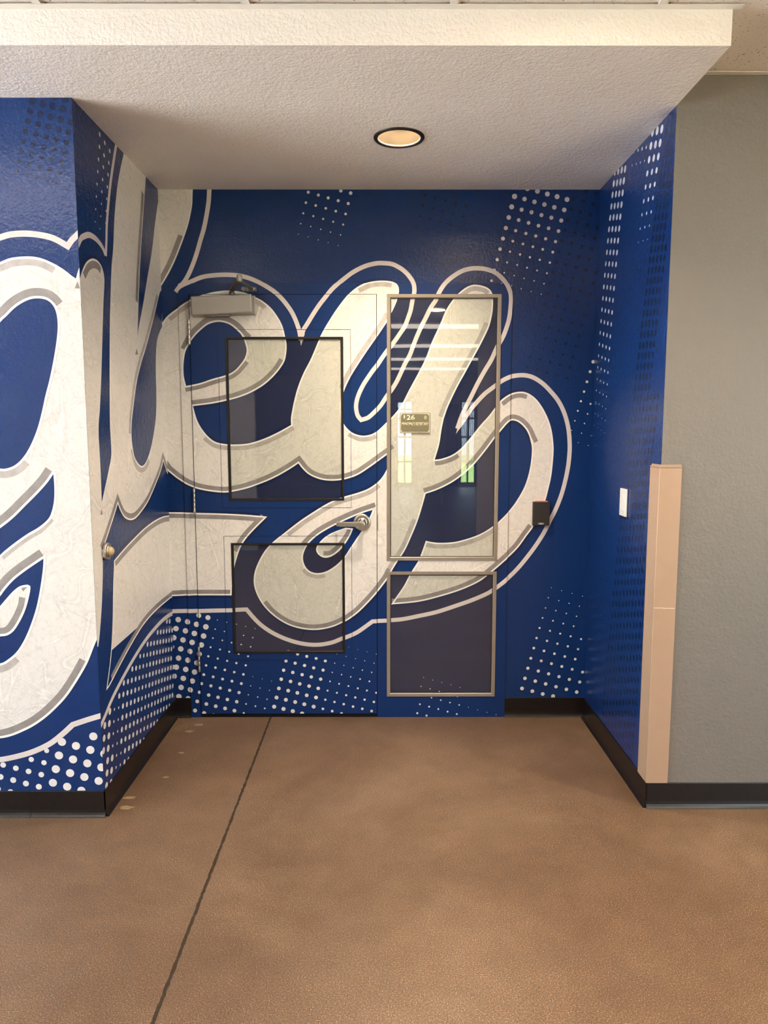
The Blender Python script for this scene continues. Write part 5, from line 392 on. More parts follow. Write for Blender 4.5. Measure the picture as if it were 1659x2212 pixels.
# ---------------------------------------------------------------- mural drawing
def smooth(pts):
    # Catmull-Rom through the points, sharp at the marked ones
    out = []; seg = [pts[0]]
    def run(seg):
        n = len(seg)
        for i in range(n-1):
            p1, p2 = seg[i], seg[i+1]; p0 = seg[i-1] if i else (2*p1[0]-p2[0], 2*p1[1]-p2[1]); p3 = seg[i+2] if i+2 < n else (2*p2[0]-p1[0], 2*p2[1]-p1[1])
            L = math.hypot(p2[0]-p1[0], p2[1]-p1[1]); k = max(1, min(6, int(L/9)))
            for j in range(k):
                t = j/k; t2 = t*t; t3 = t2*t
                out.append(tuple(0.5*(2*p1[c]+(p2[c]-p0[c])*t+(2*p0[c]-5*p1[c]+4*p2[c]-p3[c])*t2+(3*p1[c]-p0[c]-3*p2[c]+p3[c])*t3) for c in (0, 1)))
    for p in pts[1:]:
        seg.append(p)
        if len(p) > 2: run(seg); seg = [p]
    if len(seg) > 1: run(seg)
    out.append((pts[-1][0], pts[-1][1])); return out
def ribbon(pts, a, b):
    n = len(pts); L = []; R_ = []
    for i in range(n):
        d0 = None if i == 0 else Vector((pts[i][0]-pts[i-1][0], pts[i][1]-pts[i-1][1]))
        d1 = None if i == n-1 else Vector((pts[i+1][0]-pts[i][0], pts[i+1][1]-pts[i][1]))
        if d0 is not None and d0.length < 1e-6: d0 = None
        if d1 is not None and d1.length < 1e-6: d1 = None
        if d0 is None and d1 is None: continue
        u0 = (d0 or d1).normalized(); u1 = (d1 or d0).normalized()
        n0 = Vector((-u0.y, u0.x)); n1 = Vector((-u1.y, u1.x)); m = n0+n1
        if m.length < 0.2: m = n0.copy()
        m.normalize(); c = max(0.45, m.dot(n0)); p = Vector(pts[i][:2])
        L.append(p+m*(a/c)); R_.append(p+m*(b/c))
    return [[L[i], L[i+1], R_[i+1], R_[i]] for i in range(len(L)-1)]
def clip(poly, rect):
    x0, x1, z0, z1 = rect
    for ax, v, sgn in ((0, x0, 1), (0, x1, -1), (1, z0, 1), (1, z1, -1)):
        out = []; n = len(poly)
        for i in range(n):
            a, b = poly[i], poly[(i+1) % n]; da = (a[ax]-v)*sgn; db = (b[ax]-v)*sgn
            if da >= 0: out.append(a)
            if (da > 0 and db < 0) or (da < 0 and db > 0):
                t = da/(da-db); out.append((a[0]+(b[0]-a[0])*t, a[1]+(b[1]-a[1])*t))
        poly = out
        if len(poly) < 3: return []
    return poly
LEVEL = {'stripe': 1, 'dot': 0.6, 'dot_dark': 0.3, 'body': 2, 'blue': 3, 'shade': 3.5, 'bevel': 5, 'bevel_light': 5, 'edge': 6}
PRIMS = {}
for s_, entries in MURAL['D'].items():
    lst = []; seen_blue = False
    for k_e, e in enumerate(entries):
        jit = k_e*0.008
        if e[0] == 'F':
            pts = smooth(e[2]+[e[2][0][:2]])[:-1]
            tris = tessellate_polygon([[Vector((p[0], p[1], 0)) for p in pts]])
            lv = LEVEL[e[1]]
            if e[1] == 'blue': seen_blue = True
            if e[1] == 'body' and seen_blue: lv = 4
            if e[1] == 'stripe': lv = 1.4
            for t in tris: lst.append((e[1], lv+jit, [tuple(pts[i][:2]) for i in t]))
        else:
            pts = smooth(e[2])
            for q in ribbon(pts, e[3], e[4]): lst.append((e[1], LEVEL[e[1]]+jit, [tuple(p) for p in q]))
            if e[1].startswith('bevel') and e[3] < 0 and e[4] < 0 and abs(e[4]) < 8:
                for q in ribbon(pts, 0, 13): lst.append(('shade', 1.7, [tuple(p) for p in q]))
    for k_, dots in MURAL['DOT'][s_].items():
        for (cx, cz, r) in dots:
            n = 20 if r > 6 else 10
            lst.append((k_, LEVEL[k_], [(cx+r*math.cos(2*math.pi*i/n), cz+r*math.sin(2*math.pi*i/n)) for i in range(n)]))
    PRIMS[s_] = lst
PNAME = {'blue': 'letter_counter', 'stripe': 'outline_stripe', 'edge': 'letter_edge', 'bevel': 'letter_bevel', 'bevel_light': 'letter_highlight', 'shade': 'letter_shadow', 'dot': 'halftone_dots', 'dot_dark': 'dark_halftone_dots', 'body': 'letter_face'}
def apply_print(surface, rects, to3d, parent, kd, step=0.00016):
    """clips the printed artwork to the rects (metres) of one physical face and lays it on that face"""
    acc = {}
    for i_p, (mt, lv, poly) in enumerate(PRIMS[surface]):
        lv += (i_p % 7)*0.012
        pm = [(p[0]*0.001, p[1]*0.001) for p in poly]
        for r in rects:
            c = clip(pm, r)
            if len(c) < 3: continue
            if sum(c[i-1][0]*c[i][1]-c[i][0]*c[i-1][1] for i in range(len(c))) < 0: c = c[::-1]
            acc.setdefault(mt, MB()).poly([to3d(p[0], p[1], lv*step) for p in c])
    for mt, mb in acc.items():
        o = mb.build(PNAME[mt], PRINT[kd][mt], parent, fix=False)
        if mt.startswith('dot'): o['kind'] = 'stuff'

# ---------------------------------------------------------------- room shell
fl = MB()
JX0, JX1 = -0.548, -0.537
fl.box(HX0-0.3, JX0, HY-0.3, 0.3, -0.2, 0); fl.box(JX1, HX1+0.3, LOBBY_Y-0.1, 0.3, -0.2, 0); fl.box(JX1, LOBBY_X1, HY-0.3, LOBBY_Y-0.1, -0.2, 0)
floor = struct(fl.build('floor', M_FLOOR, fix=False), 'polished tan concrete floor with a straight saw-cut joint', 'floor')
jb = MB(); random.seed(9); y = 0.0
ja, jc = 0.0, 0.0
while y > -6:
    y2 = y-0.012; na, nc = random.uniform(-0.0016, 0.0016), random.uniform(-0.0016, 0.0016)
    # worn lips of the cut on both sides, and the filler between them
    jb.quad((JX0+0.0005+ja, y, 0.0003), (JX0+0.0005+na, y2, 0.0003), (JX1-0.0005+nc, y2, 0.0003), (JX1-0.0005+jc, y, 0.0003))
    y, ja, jc = y2, na, nc
jb.box(JX0, JX1, HY, -6, -0.01, -0.003)
jb.build('saw_cut_joint', M_JOINT, floor)
for (cx, cy, s) in ((-1.0, -0.83, 0.030), (-0.985, -0.905, 0.036), (-0.90, -0.655, 0.02), (-0.90, -0.42, 0.02), (-0.93, -0.18, 0.026), (-0.90, -0.10, 0.030)):
    m = MB(); n = 11; pts = []
    for i in range(n):
        a = 2*math.pi*i/n; r = s*random.uniform(0.55, 1.0); pts.append((cx+0.3*s+r*math.cos(a), cy+0.5*r*math.sin(a)))
    m.prism(pts, (0, 0, -0.0005), (0, 0, 0.0004), (1, 0, 0), (0, 1, 0)); m.build('floor_chip', M_CHIP, floor)

BW3 = lambda off: (lambda x, z, d: (x, -off-d, z))
wb = MB().box(XL-0.1, XR+0.1, 0, 0.15, 0, H)
wall_back = struct(wb.build('wall_back', PRINT['wall']['blue']), 'dark blue mural wall at the back of the alcove, around the door', 'wall')
FX0, FX1, FZ = -0.953, 0.670, 2.188
apply_print('BW', [(XL, FX0, 0, FZ), (XL, XR, FZ, H), (FX1, XR, 0, FZ)], BW3(0.0002), wall_back, 'wall')
wl = MB().box(XL-0.0003, XL, -DL+0.0004, 0.15, 0, H)
wall_left = struct(wl.build('wall_left', PRINT['wall']['blue']), 'left side wall of the alcove with tall white script strokes', 'wall')
apply_print('LS', [(-DL, 0, 0, H)], lambda y, z, d: (XL+0.0002+d, y, z), wall_left, 'wall')
wf = MB().box(HX0-0.2, XL-0.0004, -DL, -DL+0.15, 0, H)
wall_fl = struct(wf.build('wall_front_left', PRINT['wall']['blue'], fix=False), 'bright blue wall left of the alcove with a big white script letter', 'wall')
apply_print('LF', [(-3, XL, 0, H)], lambda x, z, d: (x, -DL-0.0002-d, z), wall_fl, 'wall')
wr = MB().box(XR, XR+0.0003, -DR+0.0004, 0.15, 0, H)
wall_right = struct(wr.build('wall_right', PRINT['wall']['blue']), 'right side wall of the alcove, blue with columns of halftone dots', 'wall')
apply_print('RS', [(-DR, 0, 0, H)], lambda y, z, d: (XR-0.0002-d, y, z), wall_right, 'wall')
wg = MB().box(XR+0.0005, HX1+0.2, -DR, -DR+0.15, 0, H2+0.12)
wall_fr = struct(wg.build('wall_front_right', M_GREY, fix=False), 'plain grey painted wall right of the alcove', 'wall')
# soffit with a round hole for the downlight
CX, CY, CR = 0.104, -0.623, 0.088
so = MB()
N = 48; x0s, x1s, y0s, y1s = CX-0.3, CX+0.3, CY-0.3, CY+0.3
sx0, sx1, sy0, sy1 = HX0-0.2, XR, -SF, 0.15
for (a, b, c, d) in ((sx0, x0s, sy0, sy1), (x1s, sx1, sy0, sy1), (x0s, x1s, sy0, y0s), (x0s, x1s, y1s, sy1)):
    so.quad((a, c, H), (a, d, H), (b, d, H), (b, c, H))
def sqpt(a):
    c, s = math.cos(a), math.sin(a); k = 0.3/max(abs(c), abs(s)); return (CX+c*k, CY+s*k, H)
for i in range(N):
    a, b = 2*math.pi*i/N+math.pi/4, 2*math.pi*(i+1)/N+math.pi/4
    so.quad(sqpt(a), sqpt(b), (CX+CR*math.cos(b), CY+CR*math.sin(b), H), (CX+CR*math.cos(a), CY+CR*math.sin(a), H))
so.quad((sx0, sy0, H), (sx1, sy0, H), (sx1, sy0, H2+0.12), (sx0, sy0, H2+0.12))
so.quad((sx1, sy0, H), (sx1, sy1, H), (sx1, sy1, H2+0.12), (sx1, sy0, H2+0.12))
so.quad((sx0, sy0, H2+0.12), (sx1, sy0, H2+0.12), (sx1, sy1, H2+0.12), (sx0, sy1, H2+0.12))
soffit = struct(so.build('ceiling_soffit', M_SOFFIT), 'cream textured dropped soffit over the alcove', 'soffit')
# lay-in tile ceiling: slab above, tee grid, tiles
cb = MB().box(HX0-0.2, HX1+0.2, -5.25, -SF-0.001, H2+0.03, H2+0.12); cb.box(XR+0.001, HX1+0.2, -SF-0.001, -DR+0.15, H2+0.03, H2+0.12)
ceiling = struct(cb.build('ceiling', M_HALL, fix=False), 'white lay-in tile ceiling of the hall', 'ceiling')
TX0, TS = -0.976, 0.6125
gx = [TX0+TS*k for k in range(-6, 12)]; gx = [x for x in gx if HX0 < x < HX1]
TY0 = -1.62
# rows in front of the soffit: first row runs to the soffit, then 0.61 m rows
rows = [-SF-0.002, TY0]; yy = TY0
while yy-TS > -5.2: yy -= TS; rows.append(yy)
tb = MB()
for x in gx:
    tb.box(x-0.012, x+0.012, -5.2, (-SF if x < XR+0.02 else -DR), H2, H2+0.004)
for yv in rows[1:]: tb.box(HX0, HX1, yv-0.012, yv+0.012, H2+0.0002, H2+0.0042)
tb.build('tee_grid', M_TBAR, ceiling, fix=False)
tile_me = {}
def tile(xa, xb, ya, yb):
    key = (round(xb-xa, 3), round(yb-ya, 3))
    if key not in tile_me:
        m = MB().box(-(xb-xa)/2, (xb-xa)/2, -(yb-ya)/2, (yb-ya)/2, 0, 0.015); o = m.build('ceiling_tile', M_TILE); tile_me[key] = o.data
    else:
        o = bpy.data.objects.new('ceiling_tile', tile_me[key]); COL.objects.link(o)
    o.location = ((xa+xb)/2, (ya+yb)/2, H2+0.006); o.parent = ceiling
for i in range(len(gx)-1):
    for j in range(len(rows)-1):
        xa, xb = gx[i]+0.0005, gx[i+1]-0.0005; ya, yb = rows[j+1]+0.0005, rows[j]-0.0005
        if j == 0 and xb > XR+0.5: yb = -DR-0.001
        tile(xa, xb, ya, yb)
        if j == 0 and xa < XR < xb: tile(XR+0.002, xb, rows[0]+0.0005, -DR-0.001)
far = MB().box(HX0-0.2, LOBBY_X1+0.1, HY-0.2, -5.2, H2+0.1, H2+0.14); far.build('ceiling_panel', M_WOOD, ceiling)
# wall angles
t1 = MB(); t1.box(HX0, XR+0.024, -SF-0.024, -SF, H2-0.0015, H2+0.0005); t1.box(XR, XR+0.024, -SF-0.0005, -DR-0.024, H2-0.0015, H2+0.0005)
struct(t1.build('trim_1', M_METALTRIM, fix=False), 'white metal wall angle along the top of the soffit', 'trim')
t2 = MB(); t2.box(XR+0.026, HX1, -DR-0.024, -DR, H2-0.002, H2+0.0005); t2.box(XR+0.026, HX1, -DR-0.002, -DR, H2-0.002, H2+0.02)
struct(t2.build('trim_2', M_METALTRIM, fix=False), 'white metal wall angle along the top of the grey wall', 'trim')

# hall behind the camera (seen only in reflections, and lets the daylight in)
hb = MB()
def wall_with_holes(mb, fixed, lo, hi, holes, z0, z1, axis, th):
    edges = sorted(holes); cur = lo
    def bx(a, b, c, d):
        if b-a < 1e-4 or d-c < 1e-4: return
        if axis == 'x': mb.box(a, b, fixed-th, fixed, c, d)
        else: mb.box(fixed-th, fixed, a, b, c, d)
    for (a, b, c, d) in edges:
        bx(cur, a, z0, z1); bx(a, b, z0, c); bx(a, b, d, z1); cur = b
    bx(cur, hi, z0, z1)
wall_with_holes(hb, HY, HX0-0.2, LOBBY_X1+0.1, [(a, b, WZ0, WZ1) for a, b in BACK_WIN], 0, H2+0.12, 'x', 0.1)
hb.box(HX0, OPEN_X0, LOBBY_Y-0.1, LOBBY_Y, 0, H2+0.1); hb.box(OPEN_X1, FILL_WIN[0], LOBBY_Y-0.1, LOBBY_Y, 0, H2+0.1); hb.box(LOBBY_X1, LOBBY_X1+0.1, HY, LOBBY_Y-0.1, 0, H2+0.14)
hb.box(FILL_WIN[0], FILL_WIN[1], LOBBY_Y-0.1, LOBBY_Y, 0, FILL_WIN[2]); hb.box(FILL_WIN[0], FILL_WIN[1], LOBBY_Y-0.1, LOBBY_Y, FILL_WIN[3], H2+0.1); hb.box(FILL_WIN[1], HX1+0.1, LOBBY_Y-0.1, LOBBY_Y, 0, H2+0.1)
struct(hb.build('wall_far', M_HALL, fix=False), 'cream wall with tall windows across the hall, behind the viewer', 'wall')
hl = MB(); wall_with_holes(hl, HX0, HY, -DL, [END_WIN], 0, H2+0.02, 'y', 0.1)
struct(hl.build('wall_end_left', M_HALL, fix=False), 'end wall of the hall with a wide window, outside the picture', 'wall')
struct(MB().box(HX1, HX1+0.1, LOBBY_Y-0.1, -DR, 0, H2+0.02).build('wall_end_right', M_HALL), 'plain end wall of the hall, outside the picture', 'wall')
n_ = 1
for a, b in BACK_WIN:
    m = MB()
    for xx in (a, b-0.05, (a+b)/2-0.025): m.box(xx, xx+0.05, HY-0.08, HY-0.03, WZ0, WZ1)
    if n_ == 2:
        for k in range(11): m.box(a+0.04*k, a+0.04*k+0.022, HY-0.03, HY-0.012, 0.55, WZ1)
    for zz in (WZ0, 0.62, 1.25, 1.72, 1.95, WZ1-0.05): m.box(a, b, HY-0.078, HY-0.032, zz, zz+0.05)
    struct(m.build('window_%d' % (n_+2), M_BLACK, fix=False), 'hall window across from the mural, %d of the far wall' % n_, 'window'); n_ += 1
m = MB()
for k in range(5): yv = END_WIN[0]+(END_WIN[1]-END_WIN[0]-0.05)*k/4; m.box(HX0-0.08, HX0-0.03, yv, yv+0.05, END_WIN[2], END_WIN[3])
for zz in (END_WIN[2], END_WIN[3]-0.05): m.box(HX0-0.078, HX0-0.032, END_WIN[0], END_WIN[1], zz, zz+0.05)
struct(m.build('window_5', M_BLACK, fix=False), 'wide window in the left end wall of the hall', 'window')
m = MB()
for k in range(5): xv = FILL_WIN[0]+(FILL_WIN[1]-FILL_WIN[0]-0.05)*k/4; m.box(xv, xv+0.05, LOBBY_Y-0.08, LOBBY_Y-0.03, FILL_WIN[2], FILL_WIN[3])
for zz in (FILL_WIN[2], FILL_WIN[3]-0.05): m.box(FILL_WIN[0], FILL_WIN[1], LOBBY_Y-0.078, LOBBY_Y-0.032, zz, zz+0.05)
struct(m.build('window_6', M_BLACK, fix=False), 'unseen wide window across the hall from the grey wall, added as fill light for the alcove', 'window')  # added opening, lets fill daylight reach the upper alcove
struct(MB().box(LOBBY_X1+0.1, 30, HY-0.3, LOBBY_Y-0.1, -0.3, -0.1).build('ground', simple('warm_bounce_paving', (0.66, 0.46, 0.33), 0.85)), 'unseen tan paving outside the fill window, added to bounce warm light', 'paving')  # added ground, tinted to send warm bounce through the fill window
struct(MB().box(-30, 30, -40, HY-0.3, -0.3, -0.1).build('ground', M_GRASS), 'lawn outside the far windows', 'lawn')
struct(MB().box(-30, HX0-0.3, HY-0.2, 10, -0.3, -0.1).build('ground', simple('pale_paving', (0.70, 0.72, 0.74), 0.8)), 'pale paving outside the left end window', 'paving')

# ---------------------------------------------------------------- baseboards (rubber cove base)
COVE = [(0, 0), (0.016, 0), (0.014, 0.003), (0.009, 0.008), (0.0055, 0.016), (0.004, 0.028), (0.004, HB-0.002), (0.003, HB), (0, HB)]
def cove(name, segs, label):
    m = MB()
    for p0, p1, nrm in segs: m.prism(COVE, p0, p1, nrm, (0, 0, 1))
    return struct(m.build(name, M_RUBBER), label, 'baseboard')
e_ = 0.0165
cove('baseboard_front_left', [((HX0, -DL, 0), (-1.32, -DL, 0), (0, -1, 0)), ((-1.318, -DL, 0), (XL+0.004, -DL, 0), (0, -1, 0))], 'black rubber base under the bright blue front-left wall')
cove('baseboard_left', [((XL, -DL-0.004, 0), (XL, -0.0005, 0), (1, 0, 0))], 'black rubber base along the left side of the alcove')
cove('baseboard_back_left', [((XL+0.004, 0, 0), (FX0-0.001, 0, 0), (0, -1, 0))], 'short black rubber base left of the door frame')
cove('baseboard_back_right', [((FX1+0.001, 0, 0), (XR-0.004, 0, 0), (0, -1, 0))], 'black rubber base right of the sidelight frame')
cove('baseboard_right', [((XR, -DR-0.004, 0), (XR, -0.0005, 0), (-1, 0, 0))], 'black rubber base along the right side of the alcove')
cove('baseboard_front_right', [((XR-0.004, -DR, 0), (HX1, -DR, 0), (0, -1, 0))], 'black rubber base under the plain grey wall')

# ---------------------------------------------------------------- steel frame around door and sidelight
FY = 0.006
DX0, DX1, DZ0, DZ1 = -0.899, 0.0085, 0.022, 2.134
S1 = (0.060, 0.617, 0.825, 2.136); S2 = (0.060, 0.617, 0.112, 0.768)
fr = MB(); rects = [(FX0, -0.903, 0, FZ), (-0.903, FX1, 2.137, FZ), (0.0115, S1[0], 0, 2.137), (S1[1], FX1, 0, 2.137), (S1[0], S1[1], 0.768, 0.825), (S1[0], S1[1], 0, 0.112)]
for r in rects: fr.box(r[0], r[1], -FY, 0.0, r[2], r[3])
frame = struct(fr.build('trim_3', PRINT['steel']['blue'], fix=False), 'steel frame around the door and sidelight, wrapped in the blue print', 'door frame')
apply_print('BW', rects, BW3(FY+0.0002), frame, 'steel')
gp = MB().box(-0.903, 0.0115, -0.0015, -0.0005, 0, 2.137); gp.build('frame_rabbet', M_GAP, frame)
sk = MB().box(0.0095, 0.0165, -FY-0.0015, -FY+0.001, 0.977, 1.062)
tag(sk.build('strike_plate', M_STEEL, frame, 0.0005), 'steel strike plate')

# ---------------------------------------------------------------- door leaf
LU = (-0.729, -0.153, 1.130, 1.933); LL = (-0.725, -0.153, 0.344, 0.916)
dy0, dy1 = -0.011, -0.002
drects = [(DX0, LU[0], DZ0, DZ1), (LU[1], DX1, DZ0, DZ1), (LU[0], LU[1], LU[3], DZ1), (LU[0], LU[1], LL[3], LU[2]), (LU[0], LU[1], DZ0, LL[2]), (LU[0], LL[0], LL[2], LL[3])]
dm_ = MB()
for r in drects: dm_.box(r[0], r[1], dy0, dy1, r[2], r[3])
door = struct(dm_.build('door_1', PRINT['steel']['blue'], fix=False), 'blue door with two windows, wrapped in the white script mural', 'door')
apply_print('BW', drects, BW3(-dy0+0.0002), door, 'steel')
# faint flange lines of the two window kits
def outline(mb, x0, x1, z0, z1, w, ya, yb):
    mb.box(x0, x1, ya, yb, z0, z0+w); mb.box(x0, x1, ya, yb, z1-w, z1); mb.box(x0, x0+w, ya, yb, z0+w, z1-w); mb.box(x1-w, x1, ya, yb, z0+w, z1-w)
for (a, b, c, d) in ((LU[0]-0.036, LU[1]+0.036, LU[2]-0.036, LU[3]+0.036), (LL[0]-0.036, LL[1]+0.036, LL[2]-0.034, LL[3]+0.036)):
    m = MB(); outline(m, a, b, c, d, 0.0016, dy0-0.0016, dy0-0.0010); m.build('window_kit_seam', PRINT['steel']['shade'], door)
def lite(parent, R, wfr, proud, inset, frame_mat, frame_label, glass_label, panename, kd='glass', root=None):
    """a glazed opening: stop frame, glass, and the printed film behind the glass"""
    x0, x1, z0, z1 = R
    m = MB()
    prof = [(0, 0.0), (0, proud), (wfr*0.8, proud), (wfr, proud-0.003), (wfr, -inset), (0, -inset)]
    # four mitred bars
    base = -0.011 if root is None else -FY
    cs = [(x0, z0), (x1, z0), (x1, z1), (x0, z1)]; inn = [(1, 1), (-1, 1), (-1, -1), (1, -1)]
    for i in range(4):
        k = (i+1) % 4; vs = []
        for (c, s) in ((cs[i], inn[i]), (cs[k], inn[k])):
            vs.append([(c[0]+s[0]*a, base-h, c[1]+s[1]*a) for (a, h) in prof])
        n = len(prof)
        for q in range(n-1): m.quad(vs[0][q], vs[0][q+1], vs[1][q+1], vs[1][q])
    return m
for R, nm in ((LU, 'upper'), (LL, 'lower')):
    m = lite(door, R, 0.012, 0.003, 0.004, M_BLACK, '', '', '')
    tag(m.build('window_kit', M_BLACK, door), 'black steel frame of the %s door window' % nm)
    ix = (R[0]+0.012, R[1]-0.012, R[2]+0.012, R[3]-0.012)
    film = MB().box(R[0]+0.001, R[1]-0.001, -0.0048, -0.0040, R[2]+0.001, R[3]-0.001).build('window_film', PRINT['glass']['blue'], door)
    apply_print('BW', [ix], BW3(0.0049), film, 'glass', 0.00014)
    MB().box(R[0]+0.001, R[1]-0.001, -0.0075, -0.0062, R[2]+0.001, R[3]-0.001).build('glass_pane', M_GLASS, door)
# hinges
for (z0, z1) in ((1.896, 2.015), (1.072, 1.189), (0.252, 0.378)):
    m = MB(); L_ = (z1-z0)
    for k in range(5):
        a = z0+L_*k/5; m.lathe((-0.9015, -0.019, a+0.0006), (0, 0, 1), [(0.0062, 0), (0.0066, 0.001), (0.0066, L_/5-0.0022), (0.0062, L_/5-0.0012)], 16)
    for zc in (z0-0.004, z1): m.lathe((-0.9015, -0.019, zc), (0, 0, 1), [(0.003, 0), (0.0055, 0.001), (0.0055, 0.003), (0.003, 0.004)], 16)
    m.box(-0.9045, -0.8985, -0.016, -0.0112, z0, z1)
    m.build('hinge', M_STEEL, door)
# lever handle
m = MB(); m.lathe((-0.0645, -0.0115, 1.0205), (0, -1, 0), [(0.0435, 0), (0.0435, 0.004), (0.041, 0.0075), (0.030, 0.0095), (0.0295, 0.0085), (0.020, 0.0085), (0.019, 0.012), (0.0135, 0.013), (0.0125, 0.045), (0.0125, 0.05)], 48)
ros = m.build('rosette', M_STEEL, door)
m = MB(); prof = []
# lever bar: rounded at the spindle, squared at the free end, with a return toward the door
cx, cz, hh = -0.062, 1.0175, 0.0128; pts = []
for i in range(13):
    a = -math.pi/2+math.pi*i/12; pts.append((cx+hh*math.cos(a), cz+hh*math.sin(a)))
pts += [(-0.176, cz+hh*0.86), (-0.1765, cz-hh*0.86)]
m.prism(pts, (0, -0.073, 0), (0, -0.061, 0), (1, 0, 0), (0, 0, 1))
m.box(-0.190, -0.174, -0.066, -0.034, cz-hh*0.8, cz+hh*0.8, Matrix.Identity(4))
lev = m.build('lever_handle', M_STEEL, door, 0.002, 2)
m = MB().lathe((-0.064, -0.073, 1.0175), (0, -1, 0), [(0.0085, 0), (0.0085, 0.002), (0.007, 0.0025)], 24); key = m.build('key_cylinder', M_STEEL, lev)
# door closer on the leaf
cl = empty('door_closer', (-0.7265, -0.0115, 2.077)); tag(cl, 'grey metal door closer with folded arm at the top of the blue door', 'door closer')
rt = Matrix.Translation((-0.7295, 0, 2.0765)) @ Matrix.Rotation(-math.radians(2.4), 4, 'Y')
m = MB().box(-0.146, 0.146, -0.076, -0.020, -0.0445, 0.0445, rt)
m.build('cover', M_CLOSER, cl, 0.007, 3)
m = MB().box(-0.152, 0.154, -0.022, -0.0118, -0.047, 0.046, rt); m.build('back_plate', M_CLOSER, cl, 0.004, 2)
m = MB().box(-0.085, 0.03, -0.060, -0.03, -0.054, -0.040, rt); m.build('valve_housing', M_ARM, cl, 0.003, 2)
m = MB().lathe((-0.684, -0.045, 2.118), (0, 0, 1), [(0.014, 0), (0.014, 0.018), (0.011, 0.024)], 24); m.build('spindle', M_ARM, cl)
def bar(mb, p0, p1, w, t):
    p0, p1 = Vector(p0), Vector(p1); d = (p1-p0); L = d.length; q = d.to_track_quat('X', 'Z').to_matrix().to_4x4(); mt = Matrix.Translation(p0) @ q
    mb.box(0, L, -w/2, w/2, -t/2, t/2, mt)
KN = (-0.612, -0.225, 2.170)
m = MB(); bar(m, (-0.684, -0.045, 2.147), KN, 0.026, 0.008); m.build('main_arm', M_ARM, cl, 0.002, 2)
m = MB(); bar(m, (KN[0], KN[1], 2.160), (-0.592, -0.030, 2.158), 0.018, 0.008); m.build('forearm', M_ARM, cl, 0.002, 2)
m = MB().lathe((KN[0], KN[1], 2.152), (0, 0, 1), [(0.010, 0), (0.013, 0.004), (0.013, 0.026), (0.009, 0.032)], 20); m.build('elbow_pin', M_CLOSER, cl)
m = MB().box(-0.640, -0.570, -0.020, -0.0125, 2.145, 2.168); m.box(-0.606, -0.580, -0.036, -0.0125, 2.150, 2.163); br = m.build('bracket', M_ARM, cl, 0.003, 2)
for xx in (-0.632, -0.585):
    m = MB().lathe((xx, -0.020, 2.157), (0, -1, 0), [(0.0095, 0), (0.0095, 0.012), (0.0075, 0.014), (0.004, 0.014), (0.004, 0.010), (0.0005, 0.010)], 20); m.build('bracket_screw', M_CLOSER, br)

# ---------------------------------------------------------------- sidelight: two glazed openings
for R, nm, num in ((S1, 'tall upper', 1), (S2, 'low lower', 2)):
    m = lite(None, R, 0.018, 0.004, 0.0102, M_STOP, '', '', '', root=1)
    wn = struct(m.build('window_%d' % num, M_STOP), '%s sidelight window right of the door, in a bronze-grey metal frame' % nm, 'window')
    ix = (R[0]+0.018, R[1]-0.018, R[2]+0.018, R[3]-0.018)
    film = MB().box(R[0]+0.001, R[1]-0.001, -0.0012, -0.0004, R[2]+0.001, R[3]-0.001).build('window_film', PRINT['glass']['blue'], wn)
    apply_print('BW', [ix], BW3(0.0013), film, 'glass', 0.00014)
    MB().box(R[0]+0.001, R[1]-0.001, -0.0040, -0.0026, R[2]+0.001, R[3]-0.001).build('glass_pane', M_GLASS, wn)
    m = MB(); outline(m, R[0]+0.0182, R[1]-0.0182, R[2]+0.0182, R[3]-0.0182, 0.003, -0.0052, -0.0041); m.build('gasket', M_BLACK, wn)

# ---------------------------------------------------------------- room sign on the tall sidelight
sg = empty('room_sign', (0.199, -0.0045, 1.516)); tag(sg, 'small olive room sign reading 126 PRINCIPAL\'S SECRETARY on the sidelight glass', 'sign')
SX0, SX1, SZ0, SZ1 = 0.125, 0.274, 1.466, 1.565; sy = -0.0045
MB().box(SX0, SX1, sy-0.003, sy, SZ0, SZ1).build('plaque', M_SIGN, sg, 0.0006, 1)
m = MB(); outline(m, SX0+0.0028, SX1-0.0028, SZ0+0.0028, SZ1-0.0028, 0.0019, sy-0.0038, sy-0.003); m.build('border', M_CREAM, sg)
def text(body, x0, x1, z0, z1, y, mat, name, parent, bold=0.0):
    cu = bpy.data.curves.new(name, 'FONT'); cu.body = body; cu.size = 1; cu.extrude = 0.0; cu.offset = bold; cu.resolution_u = 3
    o = bpy.data.objects.new(name, cu); COL.objects.link(o); bpy.context.view_layer.update()
    dg = bpy.context.evaluated_depsgraph_get(); me = bpy.data.meshes.new_from_object(o.evaluated_get(dg))
    bpy.data.objects.remove(o); bpy.data.curves.remove(cu)
    xs = [v.co.x for v in me.vertices]; ys = [v.co.y for v in me.vertices]; ax, bx, ay, by = min(xs), max(xs), min(ys), max(ys)
    for v in me.vertices:
        v.co = ((x0+(v.co.x-ax)/(bx-ax)*(x1-x0)), y, z0+(v.co.y-ay)/(by-ay)*(z1-z0))
    me.materials.clear(); me.materials.append(mat); me.name = name
    t = bpy.data.objects.new(name, me); COL.objects.link(t); t.parent = parent; t.matrix_parent_inverse = parent.matrix_basis.inverted()
    sd = t.modifiers.new('thick', 'SOLIDIFY'); sd.thickness = 0.0004; sd.offset = 0
    return t
def fx(px): return SX0+(px-330)/(1218-330)*(SX1-SX0)
def fz(px): return SZ1-(px-305)/(905-305)*(SZ1-SZ0)
text('126', fx(440), fx(770), fz(515), fz(368), sy-0.0036, M_CREAM, 'lettering', sg, 0.022)
text("PRINCIPAL'S SECRETARY", fx(388), fx(1165), fz(682), fz(585), sy-0.0036, M_CREAM, 'lettering', sg, 0.012)
m = MB(); random.seed(3)
